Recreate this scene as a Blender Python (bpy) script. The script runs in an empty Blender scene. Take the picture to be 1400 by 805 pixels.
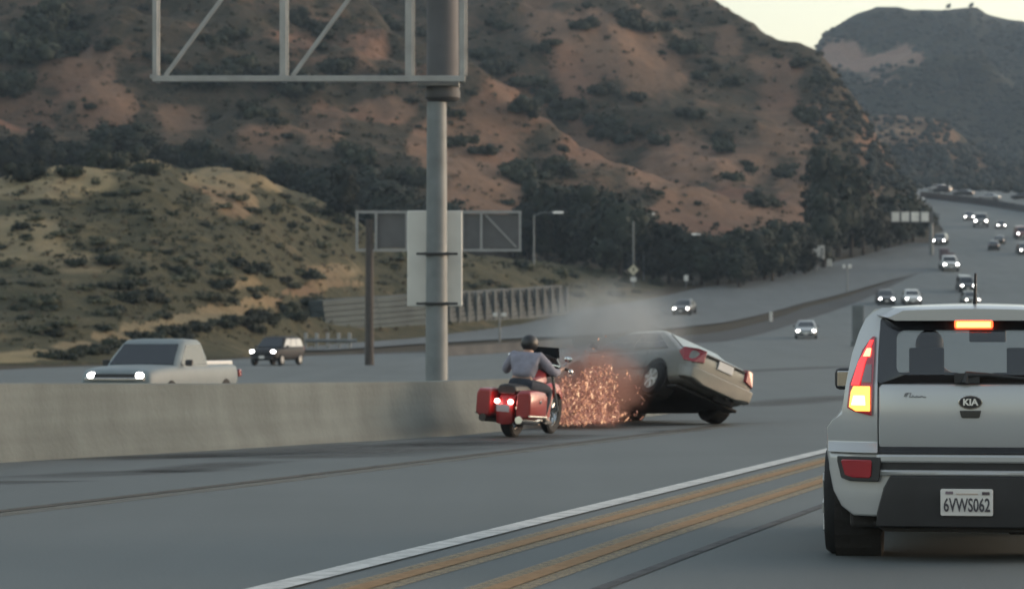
import bpy, bmesh, math, random
import numpy as np
from mathutils import Vector, Matrix

S = bpy.context.scene
COL = S.collection
rnd = random.Random(7)
R = math.radians

# ------------------------------------------------------------------ camera
F = 4000.0                       # focal length in photograph pixels
CAMZ = 1.31
PITCH = math.atan(67.5 / F)
cam = bpy.data.cameras.new('camera'); camo = bpy.data.objects.new('camera', cam); COL.objects.link(camo)
camo.location = (0, 0, CAMZ); camo.rotation_euler = (math.pi / 2 + PITCH, 0, 0)
cam.sensor_width = 36.0; cam.lens = 36.0 * F / 1400.0
cam.clip_start = 0.5; cam.clip_end = 9000
cam.dof.use_dof = True; cam.dof.focus_distance = 21.0; cam.dof.aperture_fstop = 4.2
S.camera = camo

# ------------------------------------------------------------------ sky, sun, exposure
SUN_EL, SUN_ROT = 5.0, 73.0      # degrees; a low veiled sun behind the hills ahead on the right
W = bpy.data.worlds.new('World'); S.world = W; W.use_nodes = True
nt = W.node_tree
sky = nt.nodes.new('ShaderNodeTexSky'); sky.sky_type = 'NISHITA'; sky.sun_disc = False
sky.sun_elevation = R(SUN_EL); sky.sun_rotation = R(SUN_ROT)
sky.air_density = 1.2; sky.dust_density = 2.8; sky.ozone_density = 1.3
bg = nt.nodes['Background']; bg.inputs['Strength'].default_value = 0.15
hs = nt.nodes.new('ShaderNodeHueSaturation'); hs.inputs['Saturation'].default_value = 0.57      # thin even veil: the whole sky is paler
nt.links.new(sky.outputs[0], hs.inputs['Color']); nt.links.new(hs.outputs[0], bg.inputs['Color'])
sl = bpy.data.lights.new('sun', 'SUN'); so = bpy.data.objects.new('sun', sl); COL.objects.link(so)
sl.energy = 0.10; sl.angle = R(20); sl.color = (1.0, 0.86, 0.7)
_d = Vector((math.sin(R(SUN_ROT)) * math.cos(R(SUN_EL)), math.cos(R(SUN_ROT)) * math.cos(R(SUN_EL)), math.sin(R(SUN_EL))))
so.rotation_euler = _d.to_track_quat('Z', 'Y').to_euler(); so.location = (0, 0, 60)
S.view_settings.view_transform = 'Standard'; S.view_settings.look = 'None'
S.view_settings.gamma = 1.0; S.view_settings.exposure = 2.2
S.cycles.volume_step_rate = 1.0

# ------------------------------------------------------------------ materials
def new_mat(name):
    m = bpy.data.materials.new(name); m.use_nodes = True
    return m, m.node_tree, m.node_tree.nodes['Principled BSDF']
def mat(name, col, rough=0.6, metal=0.0, var=0.12, scale=3.0, bump=0.0, coat=0.0, spec=0.5, detail=4.0, bscale=None):
    """plain surface with uneven colour (noise of the thing itself) and fine relief"""
    m, t, b = new_mat(name)
    b.inputs['Roughness'].default_value = rough; b.inputs['Metallic'].default_value = metal
    b.inputs['Coat Weight'].default_value = coat; b.inputs['Coat Roughness'].default_value = 0.08
    b.inputs['Specular IOR Level'].default_value = spec
    co = t.nodes.new('ShaderNodeTexCoord')
    n = t.nodes.new('ShaderNodeTexNoise'); n.inputs['Scale'].default_value = scale; n.inputs['Detail'].default_value = detail
    t.links.new(co.outputs['Object'], n.inputs['Vector'])
    r = t.nodes.new('ShaderNodeValToRGB')
    r.color_ramp.elements[0].position = 0.25; r.color_ramp.elements[1].position = 0.75
    r.color_ramp.elements[0].color = (*[c * (1 - var) for c in col], 1)
    r.color_ramp.elements[1].color = (*[min(1, c * (1 + var)) for c in col], 1)
    t.links.new(n.outputs['Fac'], r.inputs['Fac']); t.links.new(r.outputs['Color'], b.inputs['Base Color'])
    if bump:
        n2 = t.nodes.new('ShaderNodeTexNoise'); n2.inputs['Scale'].default_value = bscale or scale * 8; n2.inputs['Detail'].default_value = 5
        t.links.new(co.outputs['Object'], n2.inputs['Vector'])
        bp = t.nodes.new('ShaderNodeBump'); bp.inputs['Strength'].default_value = bump; bp.inputs['Distance'].default_value = 0.02
        t.links.new(n2.outputs['Fac'], bp.inputs['Height']); t.links.new(bp.outputs['Normal'], b.inputs['Normal'])
    return m
def emit(name, col, strength, base=None, rough=0.2):
    m, t, b = new_mat(name)
    b.inputs['Base Color'].default_value = (*(base or col), 1); b.inputs['Roughness'].default_value = rough
    b.inputs['Emission Color'].default_value = (*col, 1); b.inputs['Emission Strength'].default_value = strength
    return m
def paint(name, col, rough=0.32, metal=0.35, dirt=0.5, dirtcol=(0.10, 0.085, 0.07)):
    """car paint: clear coat over the colour, road dust thickening towards the sills (object height)"""
    m, t, b = new_mat(name)
    b.inputs['Metallic'].default_value = metal; b.inputs['Coat Weight'].default_value = 0.6; b.inputs['Coat Roughness'].default_value = 0.12
    co = t.nodes.new('ShaderNodeTexCoord'); sx = t.nodes.new('ShaderNodeSeparateXYZ'); t.links.new(co.outputs['Object'], sx.inputs[0])
    n = t.nodes.new('ShaderNodeTexNoise'); n.inputs['Scale'].default_value = 4.0; n.inputs['Detail'].default_value = 6
    t.links.new(co.outputs['Object'], n.inputs['Vector'])
    mr = t.nodes.new('ShaderNodeMapRange'); mr.inputs['From Min'].default_value = 0.85; mr.inputs['From Max'].default_value = 0.2
    mr.inputs['To Min'].default_value = 0.05; mr.inputs['To Max'].default_value = 0.75; t.links.new(sx.outputs['Z'], mr.inputs['Value'])
    mu = t.nodes.new('ShaderNodeMath'); mu.operation = 'MULTIPLY'; t.links.new(mr.outputs[0], mu.inputs[0]); t.links.new(n.outputs['Fac'], mu.inputs[1])
    mv = t.nodes.new('ShaderNodeMath'); mv.operation = 'MULTIPLY'; t.links.new(mu.outputs[0], mv.inputs[0]); mv.inputs[1].default_value = dirt
    mx = t.nodes.new('ShaderNodeMix'); mx.data_type = 'RGBA'; t.links.new(mv.outputs[0], mx.inputs['Factor'])
    mx.inputs['A'].default_value = (*col, 1); mx.inputs['B'].default_value = (*dirtcol, 1)
    t.links.new(mx.outputs['Result'], b.inputs['Base Color'])
    rr = t.nodes.new('ShaderNodeMath'); rr.operation = 'MULTIPLY_ADD'; t.links.new(mv.outputs[0], rr.inputs[0]); rr.inputs[1].default_value = 0.5; rr.inputs[2].default_value = rough
    t.links.new(rr.outputs[0], b.inputs['Roughness'])
    return m
def tinted_glass(name, tint, ior=1.4):
    m, t, b = new_mat(name)
    tr = t.nodes.new('ShaderNodeBsdfTransparent'); tr.inputs['Color'].default_value = (*tint, 1)
    gl = t.nodes.new('ShaderNodeBsdfGlossy'); gl.inputs['Roughness'].default_value = 0.05
    lw = t.nodes.new('ShaderNodeLayerWeight'); pw = t.nodes.new('ShaderNodeMath'); pw.operation = 'POWER'; t.links.new(lw.outputs['Facing'], pw.inputs[0]); pw.inputs[1].default_value = 5
    fr = t.nodes.new('ShaderNodeMath'); fr.operation = 'MULTIPLY_ADD'; t.links.new(pw.outputs[0], fr.inputs[0]); fr.inputs[1].default_value = .8; fr.inputs[2].default_value = ((ior - 1) / (ior + 1)) ** 2
    mx = t.nodes.new('ShaderNodeMixShader'); t.links.new(fr.outputs[0], mx.inputs[0]); t.links.new(tr.outputs[0], mx.inputs[1]); t.links.new(gl.outputs[0], mx.inputs[2])
    t.links.new(mx.outputs[0], t.nodes['Material Output'].inputs['Surface'])
    return m

def foliage_mat(name, c0, c1, c2):
    m, t, b = new_mat(name)
    g = t.nodes.new('ShaderNodeNewGeometry'); oi = t.nodes.new('ShaderNodeObjectInfo')
    r = t.nodes.new('ShaderNodeValToRGB'); e = r.color_ramp.elements
    e[0].color = (*c0, 1); e[1].color = (*c2, 1); k = e.new(0.55); k.color = (*c1, 1)
    t.links.new(g.outputs['Random Per Island'], r.inputs['Fac'])
    mr = t.nodes.new('ShaderNodeMapRange'); mr.inputs['To Min'].default_value = 0.7; mr.inputs['To Max'].default_value = 1.35
    t.links.new(oi.outputs['Random'], mr.inputs['Value'])
    vm = t.nodes.new('ShaderNodeVectorMath'); vm.operation = 'SCALE'; t.links.new(r.outputs['Color'], vm.inputs[0]); t.links.new(mr.outputs[0], vm.inputs['Scale'])
    t.links.new(vm.outputs[0], b.inputs['Base Color']); b.inputs['Roughness'].default_value = 0.75; b.inputs['Specular IOR Level'].default_value = 0.2
    return m

def hill_mat(name, scrub, scrub2, earth, earth2, red):
    """land cover: scrub / bare earth after the mesh attribute 'bare', broken up by noise, redder soil by a slow noise"""
    m, t, b = new_mat(name); N = t.nodes.new; L = t.links.new
    co = N('ShaderNodeTexCoord'); at = N('ShaderNodeAttribute'); at.attribute_name = 'bare'
    def noise(s, d=6, ro=0.6):
        n = N('ShaderNodeTexNoise'); n.inputs['Scale'].default_value = s; n.inputs['Detail'].default_value = d; n.inputs['Roughness'].default_value = ro
        L(co.outputs['Object'], n.inputs['Vector']); return n.outputs['Fac']
    n1, n2, n3, n4 = noise(0.11), noise(0.035, 5), noise(0.5, 8, 0.7), noise(0.02, 3)
    def math_(op, a, c, d=None):
        k = N('ShaderNodeMath'); k.operation = op
        for i, v in enumerate((a, c, d)):
            if v is None: continue
            if isinstance(v, (int, float)): k.inputs[i].default_value = v
            else: L(v, k.inputs[i])
        return k.outputs[0]
    a = math_('MULTIPLY_ADD', n1, 1.5, -0.75); a = math_('ADD', a, at.outputs['Fac'])
    a = math_('ADD', a, math_('MULTIPLY_ADD', n3, 0.9, -0.45))
    mr = N('ShaderNodeMapRange'); mr.interpolation_type = 'SMOOTHSTEP'; mr.inputs['From Min'].default_value = 0.2; mr.inputs['From Max'].default_value = 0.8; L(a, mr.inputs['Value'])
    def mix(f, A, B):
        x = N('ShaderNodeMix'); x.data_type = 'RGBA'; L(f, x.inputs['Factor'])
        for s, v in (('A', A), ('B', B)):
            if isinstance(v, tuple): x.inputs[s].default_value = (*v, 1)
            else: L(v, x.inputs[s])
        return x.outputs['Result']
    def sm(f, lo, hi):
        k = N('ShaderNodeMapRange'); k.interpolation_type = 'SMOOTHSTEP'; k.inputs['From Min'].default_value = lo; k.inputs['From Max'].default_value = hi; L(f, k.inputs['Value']); return k.outputs[0]
    ea = mix(sm(n2, 0.35, 0.65), mix(sm(n4, 0.4, 0.6), earth, red), earth2)
    sc = mix(sm(n3, 0.35, 0.65), scrub, scrub2)
    c = mix(mr.outputs[0], sc, ea); c = mix(math_('MULTIPLY', sm(n3, 0.3, 0.75), 0.35), c, scrub2)
    L(c, b.inputs['Base Color']); b.inputs['Roughness'].default_value = 0.95; b.inputs['Specular IOR Level'].default_value = 0.1
    bp = N('ShaderNodeBump'); bp.inputs['Strength'].default_value = 0.8; bp.inputs['Distance'].default_value = 1.2
    L(n3, bp.inputs['Height']); L(bp.outputs['Normal'], b.inputs['Normal'])
    return m

def road_mat(name, c, c2, streak=None):
    m, t, b = new_mat(name); N = t.nodes.new; L = t.links.new
    co = N('ShaderNodeTexCoord')
    mp = N('ShaderNodeMapping'); mp.inputs['Rotation'].default_value = (0, 0, R(14.2)); mp.inputs['Scale'].default_value = (1.0, 0.06, 1.0); L(co.outputs['Object'], mp.inputs['Vector'])
    n1 = N('ShaderNodeTexNoise'); n1.inputs['Scale'].default_value = 0.8; n1.inputs['Detail'].default_value = 5; L(mp.outputs[0], n1.inputs['Vector'])
    n2 = N('ShaderNodeTexNoise'); n2.inputs['Scale'].default_value = 0.25; n2.inputs['Detail'].default_value = 6; L(co.outputs['Object'], n2.inputs['Vector'])
    n3 = N('ShaderNodeTexNoise'); n3.inputs['Scale'].default_value = 40; n3.inputs['Detail'].default_value = 4; L(co.outputs['Object'], n3.inputs['Vector'])
    a = N('ShaderNodeMath'); a.operation = 'ADD'; L(n1.outputs['Fac'], a.inputs[0]); L(n2.outputs['Fac'], a.inputs[1])
    a2 = N('ShaderNodeMath'); a2.operation = 'MULTIPLY_ADD'; L(n3.outputs['Fac'], a2.inputs[0]); a2.inputs[1].default_value = 0.5; L(a.outputs[0], a2.inputs[2])
    r = N('ShaderNodeMapRange'); r.inputs['From Min'].default_value = 0.85; r.inputs['From Max'].default_value = 1.65; L(a2.outputs[0], r.inputs['Value'])
    x = N('ShaderNodeMix'); x.data_type = 'RGBA'; L(r.outputs[0], x.inputs['Factor']); x.inputs['A'].default_value = (*c, 1); x.inputs['B'].default_value = (*c2, 1)
    L(x.outputs['Result'], b.inputs['Base Color']); b.inputs['Roughness'].default_value = 0.8; b.inputs['Specular IOR Level'].default_value = 0.3
    bp = N('ShaderNodeBump'); bp.inputs['Strength'].default_value = 0.35; bp.inputs['Distance'].default_value = 0.01
    L(n3.outputs['Fac'], bp.inputs['Height']); L(bp.outputs['Normal'], b.inputs['Normal'])
    return m
def worn_mat(name, col, keep=0.75, scale=6.0, soft=False, rough=0.75):
    """paint or stain worn through to the pavement; soft: fades to its own edges (Generated coordinates)"""
    m, t, b = new_mat(name); N = t.nodes.new; L = t.links.new
    co = N('ShaderNodeTexCoord'); n = N('ShaderNodeTexNoise'); n.inputs['Scale'].default_value = scale; n.inputs['Detail'].default_value = 7; n.inputs['Roughness'].default_value = 0.7
    L(co.outputs['Object'], n.inputs['Vector'])
    b.inputs['Base Color'].default_value = (*col, 1); b.inputs['Roughness'].default_value = rough
    mr = N('ShaderNodeMapRange'); mr.inputs['From Min'].default_value = 0.25; mr.inputs['From Max'].default_value = 0.6; mr.inputs['To Min'].default_value = max(0, keep - 0.35); mr.inputs['To Max'].default_value = min(1, keep + 0.15)
    L(n.outputs['Fac'], mr.inputs['Value']); fac = mr.outputs[0]
    if soft:
        at = N('ShaderNodeAttribute'); at.attribute_name = 'edge'
        mu = N('ShaderNodeMath'); mu.operation = 'MULTIPLY'; L(fac, mu.inputs[0]); L(at.outputs['Fac'], mu.inputs[1]); fac = mu.outputs[0]
    tr = N('ShaderNodeBsdfTransparent'); mx = N('ShaderNodeMixShader'); L(fac, mx.inputs[0]); L(tr.outputs[0], mx.inputs[1]); L(b.outputs[0], mx.inputs[2])
    L(mx.outputs[0], t.nodes['Material Output'].inputs['Surface'])
    return m

# ------------------------------------------------------------------ object helpers
def thing(name, label, cat, loc=(0, 0, 0), yaw=0.0, group=None):
    o = bpy.data.objects.new(name, None); COL.objects.link(o); o.empty_display_size = 0.3
    o.location = loc; o.rotation_euler = (0, 0, yaw); o['label'] = label; o['category'] = cat
    if group: o['group'] = group
    return o
def tag(o, label, cat, group=None):
    o['label'] = label; o['category'] = cat
    if group: o['group'] = group
    return o
def link(name, me, m, parent=None, kind=None, bevel=0, sub=0, seg=2, label=None):
    o = bpy.data.objects.new(name, me); COL.objects.link(o)
    if m is not None and not me.materials: me.materials.append(m)
    if parent is not None: o.parent = parent
    if kind: o['kind'] = kind
    if label: o['label'] = label
    if bevel:
        b = o.modifiers.new('bevel', 'BEVEL'); b.width = bevel; b.segments = seg; b.limit_method = 'ANGLE'; b.angle_limit = R(40)
    if sub:
        s = o.modifiers.new('smooth', 'SUBSURF'); s.levels = sub; s.render_levels = sub
    return o
def dup(root, loc, yaw, label=None, group=None, scale=None):
    r = root.copy(); COL.objects.link(r); r.location = loc; r.rotation_euler = (0, 0, yaw)
    if label: r['label'] = label
    if group: r['group'] = group
    if scale: r.scale = scale
    for ch in list(root.children):
        c = ch.copy(); COL.objects.link(c); c.parent = r
        for g in list(ch.children):
            d = g.copy(); COL.objects.link(d); d.parent = c
    return r

class MB:
    def __init__(s): s.v = []; s.f = []
    def add(s, vs, fs):
        n = len(s.v); s.v += [tuple(map(float, p)) for p in vs]; s.f += [tuple(i + n for i in f) for f in fs]; return s
    def box(s, c, d, rot=None):
        x, y, z = (k / 2 for k in d); vs = [Vector((a * x, b * y, e * z)) for a in (-1, 1) for b in (-1, 1) for e in (-1, 1)]
        if rot is not None: vs = [rot @ v for v in vs]
        c = Vector(c)
        return s.add([v + c for v in vs], [(0, 1, 3, 2), (4, 6, 7, 5), (0, 4, 5, 1), (2, 3, 7, 6), (0, 2, 6, 4), (1, 5, 7, 3)])
    def cyl(s, p, q, r0, r1=None, n=12, cap=True):
        p, q = Vector(p), Vector(q); r1 = r0 if r1 is None else r1; d = (q - p).normalized()
        a = d.orthogonal().normalized(); b = d.cross(a); vs = []
        for c, r in ((p, r0), (q, r1)):
            for k in range(n): t = 2 * math.pi * k / n; vs.append(c + a * (r * math.cos(t)) + b * (r * math.sin(t)))
        fs = [(k, (k + 1) % n, n + (k + 1) % n, n + k) for k in range(n)]
        if cap: fs += [tuple(range(n - 1, -1, -1)), tuple(range(n, 2 * n))]
        return s.add(vs, fs)
    def tube(s, pts, r, n=8):
        pts = [Vector(p) for p in pts]
        rs = r if isinstance(r, (list, tuple)) else [r] * len(pts); vs = []; prev = None
        for i, p in enumerate(pts):
            d = (pts[min(i + 1, len(pts) - 1)] - pts[max(i - 1, 0)]).normalized()
            a = d.orthogonal().normalized() if prev is None else (prev - d * prev.dot(d)).normalized()
            prev = a; b = d.cross(a)
            for k in range(n): t = 2 * math.pi * k / n; vs.append(p + a * (rs[i] * math.cos(t)) + b * (rs[i] * math.sin(t)))
        fs = [(i * n + k, i * n + (k + 1) % n, (i + 1) * n + (k + 1) % n, (i + 1) * n + k) for i in range(len(pts) - 1) for k in range(n)]
        fs += [tuple(range(n - 1, -1, -1)), tuple(range((len(pts) - 1) * n, len(pts) * n))]
        return s.add(vs, fs)
    def lathe(s, prof, c, axis='X', n=24, cap=True):
        """prof: (radius, along) ring list about an axis through c"""
        vs = []
        for r, a in prof:
            for k in range(n):
                t = 2 * math.pi * k / n; u, w = r * math.cos(t), r * math.sin(t)
                vs.append((c[0] + a, c[1] + u, c[2] + w) if axis == 'X' else (c[0] + u, c[1] + a, c[2] + w) if axis == 'Y' else (c[0] + u, c[1] + w, c[2] + a))
        m = len(prof); fs = [(i * n + k, i * n + (k + 1) % n, (i + 1) * n + (k + 1) % n, (i + 1) * n + k) for i in range(m - 1) for k in range(n)]
        if cap: fs += [tuple(range(n - 1, -1, -1)), tuple(range((m - 1) * n, m * n))]
        else: fs += [((m - 1) * n + k, (m - 1) * n + (k + 1) % n, (k + 1) % n, k) for k in range(n)]
        return s.add(vs, fs)
    def ball(s, c, r, nu=12, nv=8):
        rx, ry, rz = (r, r, r) if isinstance(r, (int, float)) else r
        vs = [(c[0], c[1], c[2] - rz)]
        for i in range(1, nv):
            p = -math.pi / 2 + math.pi * i / nv
            for k in range(nu): t = 2 * math.pi * k / nu; vs.append((c[0] + rx * math.cos(p) * math.cos(t), c[1] + ry * math.cos(p) * math.sin(t), c[2] + rz * math.sin(p)))
        vs.append((c[0], c[1], c[2] + rz)); e = len(vs) - 1; fs = [(0, 1 + (k + 1) % nu, 1 + k) for k in range(nu)]
        for i in range(nv - 2):
            for k in range(nu): a = 1 + i * nu; fs.append((a + k, a + (k + 1) % nu, a + nu + (k + 1) % nu, a + nu + k))
        a = 1 + (nv - 2) * nu; fs += [(a + k, a + (k + 1) % nu, e) for k in range(nu)]
        return s.add(vs, fs)
    def prism(s, poly, d0, d1, axis='Y'):
        """polygon in the two other axes, extruded along axis from d0 to d1"""
        def p3(a, b, d): return (a, d, b) if axis == 'Y' else (d, a, b) if axis == 'X' else (a, b, d)
        n = len(poly); vs = [p3(a, b, d0) for a, b in poly] + [p3(a, b, d1) for a, b in poly]
        fs = [(i, (i + 1) % n, n + (i + 1) % n, n + i) for i in range(n)] + [tuple(range(n - 1, -1, -1)), tuple(range(n, 2 * n))]
        return s.add(vs, fs)
    def loft(s, secs, cap=True):
        n = len(secs[0]); vs = [p for q in secs for p in q]
        fs = [(i * n + k, i * n + (k + 1) % n, (i + 1) * n + (k + 1) % n, (i + 1) * n + k) for i in range(len(secs) - 1) for k in range(n)]
        if cap: fs += [tuple(range(n - 1, -1, -1)), tuple(range((len(secs) - 1) * n, len(secs) * n))]
        return s.add(vs, fs)
    def quadslab(s, q, th):
        """four corners -> slab of thickness th towards the quad's normal"""
        q = [Vector(p) for p in q]; nrm = (q[1] - q[0]).cross(q[3] - q[0]).normalized()
        return s.add(q + [p + nrm * th for p in q], [(3, 2, 1, 0), (4, 5, 6, 7), (0, 1, 5, 4), (1, 2, 6, 5), (2, 3, 7, 6), (3, 0, 4, 7)])
    def mesh(s, name, smooth=False, fix=True):
        me = bpy.data.meshes.new(name); me.from_pydata(s.v, [], s.f)
        if fix:
            bm = bmesh.new(); bm.from_mesh(me); bmesh.ops.recalc_face_normals(bm, faces=bm.faces); bm.to_mesh(me); bm.free()
        if smooth: me.polygons.foreach_set('use_smooth', [True] * len(me.polygons))
        return me
    def build(s, name, m, parent=None, smooth=False, **k):
        me = s.mesh(name, smooth); o = link(name, me, m, parent, **k)
        if smooth == 'auto': me.set_sharp_from_angle(angle=R(38))
        return o

def np_mesh(name, V, Q):
    me = bpy.data.meshes.new(name); V = np.asarray(V, np.float32); Q = np.asarray(Q, np.int32); k = Q.shape[1]
    me.vertices.add(len(V)); me.vertices.foreach_set('co', V.ravel())
    me.loops.add(Q.size); me.loops.foreach_set('vertex_index', Q.ravel())
    me.polygons.add(len(Q)); me.polygons.foreach_set('loop_start', np.arange(0, Q.size, k, dtype=np.int32)); me.polygons.foreach_set('loop_total', np.full(len(Q), k, np.int32))
    me.update(calc_edges=True); me.validate(); return me
def grid_quads(nr, nc):
    i = np.arange(nr - 1)[:, None] * nc + np.arange(nc - 1)[None, :]
    return np.stack([i, i + 1, i + nc + 1, i + nc], -1).reshape(-1, 4)
def baked(o):
    """replace an object's modifiers by their result"""
    dg = bpy.context.evaluated_depsgraph_get(); dg.update(); me = bpy.data.meshes.new_from_object(o.evaluated_get(dg)); old = o.data
    o.modifiers.clear(); o.data = me; me.name = old.name; return o

# ------------------------------------------------------------------ noise and the lie of the land
_rs = np.random.RandomState(3); _T = _rs.rand(256, 256)
def vnoise(x, y):
    xi = np.floor(x).astype(int); yi = np.floor(y).astype(int); fx = x - xi; fy = y - yi
    fx = fx * fx * (3 - 2 * fx); fy = fy * fy * (3 - 2 * fy); g = lambda a, b: _T[a & 255, b & 255]
    return (g(xi, yi) * (1 - fx) + g(xi + 1, yi) * fx) * (1 - fy) + (g(xi, yi + 1) * (1 - fx) + g(xi + 1, yi + 1) * fx) * fy
def fbm(x, y, o=5, ro=0.55):
    a = 1.0; s = 0.0; t = 0.0
    for k in range(o): s = s + a * vnoise(x * 2 ** k + 17.3 * k, y * 2 ** k + 9.1 * k); t += a; a *= ro
    return s / t
def sstep(x, a, b): t = np.clip((x - a) / (b - a), 0, 1); return t * t * (3 - 2 * t)
def curve(tab):
    xs = np.array([p[0] for p in tab], float); ys = np.array([p[1] for p in tab], float)
    d = np.diff(ys) / np.diff(xs); m = np.zeros(len(xs)); m[1:-1] = np.where(d[1:] * d[:-1] > 0, 2 * d[1:] * d[:-1] / (d[1:] + d[:-1] + 1e-12), 0); m[0] = d[0]; m[-1] = d[-1]
    def f(x):
        x = np.clip(np.asarray(x, float), xs[0], xs[-1]); i = np.clip(np.searchsorted(xs, x) - 1, 0, len(xs) - 2); h = xs[i + 1] - xs[i]; t = (x - xs[i]) / h
        return ys[i] * (1 + 2 * t) * (1 - t) ** 2 + m[i] * h * t * (1 - t) ** 2 + ys[i + 1] * t * t * (3 - 2 * t) + m[i + 1] * h * t * t * (t - 1)
    return f
PROF = curve([(0, 0), (130, 0), (160, .15), (200, .75), (240, 1.9), (270, 3.4), (300, 5.7), (330, 9.0), (370, 13.2), (410, 17.3), (470, 22.5), (560, 29.5), (700, 38.5), (900, 48.6), (1100, 54), (2600, 70)])
WALLX = curve([(15, -7.2), (24, -7.0), (32.3, -5.67), (36.2, -3.6), (43, -.5), (52, 2.2), (66.3, 5.3), (79.4, 8.93), (130, 23), (200, 44)])
def G(X, Y):
    X = np.asarray(X, float); Y = np.asarray(Y, float)
    return PROF(Y) - 0.25 * sstep(WALLX(Y) - X, 0.4, 2.5) * sstep(Y, 34, 48) * (1 - sstep(Y, 100, 150))
_sp, _cp = math.sin(PITCH), math.cos(PITCH)
def ray(px, py):
    x = (px - 700) / F; y = -(py - 402.5) / F
    return np.array([x, _cp - y * _sp, _sp + y * _cp])
def at(px, py, Y):
    d = ray(px, py); t = Y / d[1]; return Vector((d[0] * t, Y, CAMZ + d[2] * t))
def hits(px, py, fn=G, y0=14.0, y1=1800.0, n=150):
    """where lines of sight through pixels of the photograph meet the land: N x 3, nan where they do not"""
    px = np.atleast_1d(np.asarray(px, float)); py = np.atleast_1d(np.asarray(py, float)); x = (px - 700) / F; y = -(py - 402.5) / F
    dy = _cp - y * _sp; u = (x / dy)[:, None]; w = ((_sp + y * _cp) / dy)[:, None]
    a = np.full((len(px), 1), y0); b = np.full((len(px), 1), y1); ok = None
    for it, m in enumerate((n, 9, 9, 9)):
        T = np.linspace(0, 1, m)[None, :]; Y = a * (b / a) ** T; below = CAMZ + w * Y <= fn(u * Y, Y)
        k = below.argmax(1); any_ = below.any(1); ok = any_ if ok is None else ok
        k = np.where(any_, np.maximum(k, 1), m - 1); i = np.arange(len(px)); a, b = Y[i, k - 1][:, None], Y[i, k][:, None]
    Y = b[:, 0]; X = u[:, 0] * Y; P = np.stack([X, Y, fn(X, Y)], 1); P[~ok] = np.nan
    return P
def hit(px, py, fn=G, y0=14.0, y1=1800.0):
    p = hits(px, py, fn, y0, y1)[0]
    return None if np.isnan(p[0]) else Vector(p)
# ------------------------------------------------------------------ hills: ridge lines with their own distances, gullies by noise
def rz(tab): return curve(tab)
def px_of(X, Y): return 700 + X / Y * F
M_TOP = curve([(-900, 300), (-300, 262), (0, 241), (60, 229), (120, 222), (200, 216), (260, 231), (330, 235), (400, 262), (470, 290), (520, 322), (580, 338), (700, 352), (780, 360), (900, 377), (970, 391), (1010, 402), (1060, 440)])
M_TOE = curve([(-900, 160), (0, 166), (300, 186), (448, 220), (560, 238), (700, 262), (780, 283), (900, 303), (970, 318), (1060, 335)])
M_DEP = curve([(-900, 95), (300, 90), (470, 70), (600, 50), (780, 40), (970, 26), (1060, 18)])
def H_mound(X, Y):
    p = px_of(X, Y); t = M_TOE(p); d = M_DEP(p); s = (Y - t) / d
    zt = G(X, t); zr = CAMZ + (470 - M_TOP(p)) * (t + d) / F
    n = (fbm(X * .05 + 3, Y * .05, 5) - .5)
    up = np.where(s < 1, np.clip(s, -1, 1) * 1.0, 1 - .5 * (s - 1) - .3 * (s - 1) ** 2)
    ss = np.clip(s, 0, 1)
    prof = np.where(s < 1, 0.55 * ss + 0.45 * sstep(s, 0, 1.05), up)
    # the bench of the dirt track a fifth of the way up
    prof = prof + .035 * np.exp(-((s - .16) / .035) ** 2) - .02 * np.exp(-((s - .24) / .04) ** 2)
    z = zt + (zr - zt) * prof + n * np.clip(zr - zt, 0, 30) * .34 * sstep(s, .2, .5) * (1 - .6 * sstep(s, .8, 1)) + 1.0 * (fbm(X * .25, Y * .25, 3) - .5) * sstep(s, .1, .3)
    return np.where((s < -.02) | (p > 1060) | (s > 2.6), -6.0 + G(X, Y) * 0, z)
B_TOP = curve([(-900, -330), (0, -260), (300, -230), (600, -150), (800, -84), (900, -30), (940, -2), (1000, 33), (1065, 68), (1090, 74), (1115, 84), (1135, 105), (1160, 140), (1180, 166), (1205, 205), (1230, 240), (1255, 268), (1275, 292), (1290, 330), (1300, 370)])
B_TOE = curve([(-900, 270), (400, 305), (560, 305), (700, 318), (830, 330), (970, 340), (1100, 362), (1200, 395), (1290, 425), (1300, 430)])
B_DEP = curve([(-900, 380), (500, 350), (900, 270), (1060, 215), (1160, 150), (1230, 90), (1290, 35), (1300, 25)])
def H_big(X, Y):
    p = px_of(X, Y); t = B_TOE(p); d = B_DEP(p); s = (Y - t) / d
    zt = G(X, t); zr = CAMZ + (470 - B_TOP(p)) * (t + d) / F
    rid = 1 - np.abs(2 * fbm(X * .010 + 5 + .004 * Y, Y * .0045 + 2, 4) - 1)
    n = fbm(X * .022 + 7, Y * .022, 6, .6) - .5
    ss = np.clip(s, 0, 1); prof = np.where(s < 1, .75 * ss + .25 * sstep(s, 0, 1), 1 - .55 * (s - 1))
    z = zt + (zr - zt) * prof + ((rid - .62) * 30 + n * 26) * np.clip((zr - zt) / 90, 0, 1) * sstep(s, .02, .4) * (1 - .75 * sstep(s, .75, 1)) + 2.5 * (fbm(X * .12, Y * .12, 4) - .5) * sstep(s, .05, .2)
    return np.where((s < -.02) | (p > 1300) | (s > 1.9), -6.0 + G(X, Y) * 0, z)
S_TOP = curve([(1090, 260), (1150, 190), (1190, 160), (1215, 156), (1260, 160), (1290, 169), (1310, 184), (1330, 203), (1360, 222), (1400, 238), (1480, 258), (1600, 285), (1900, 300)])
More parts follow.
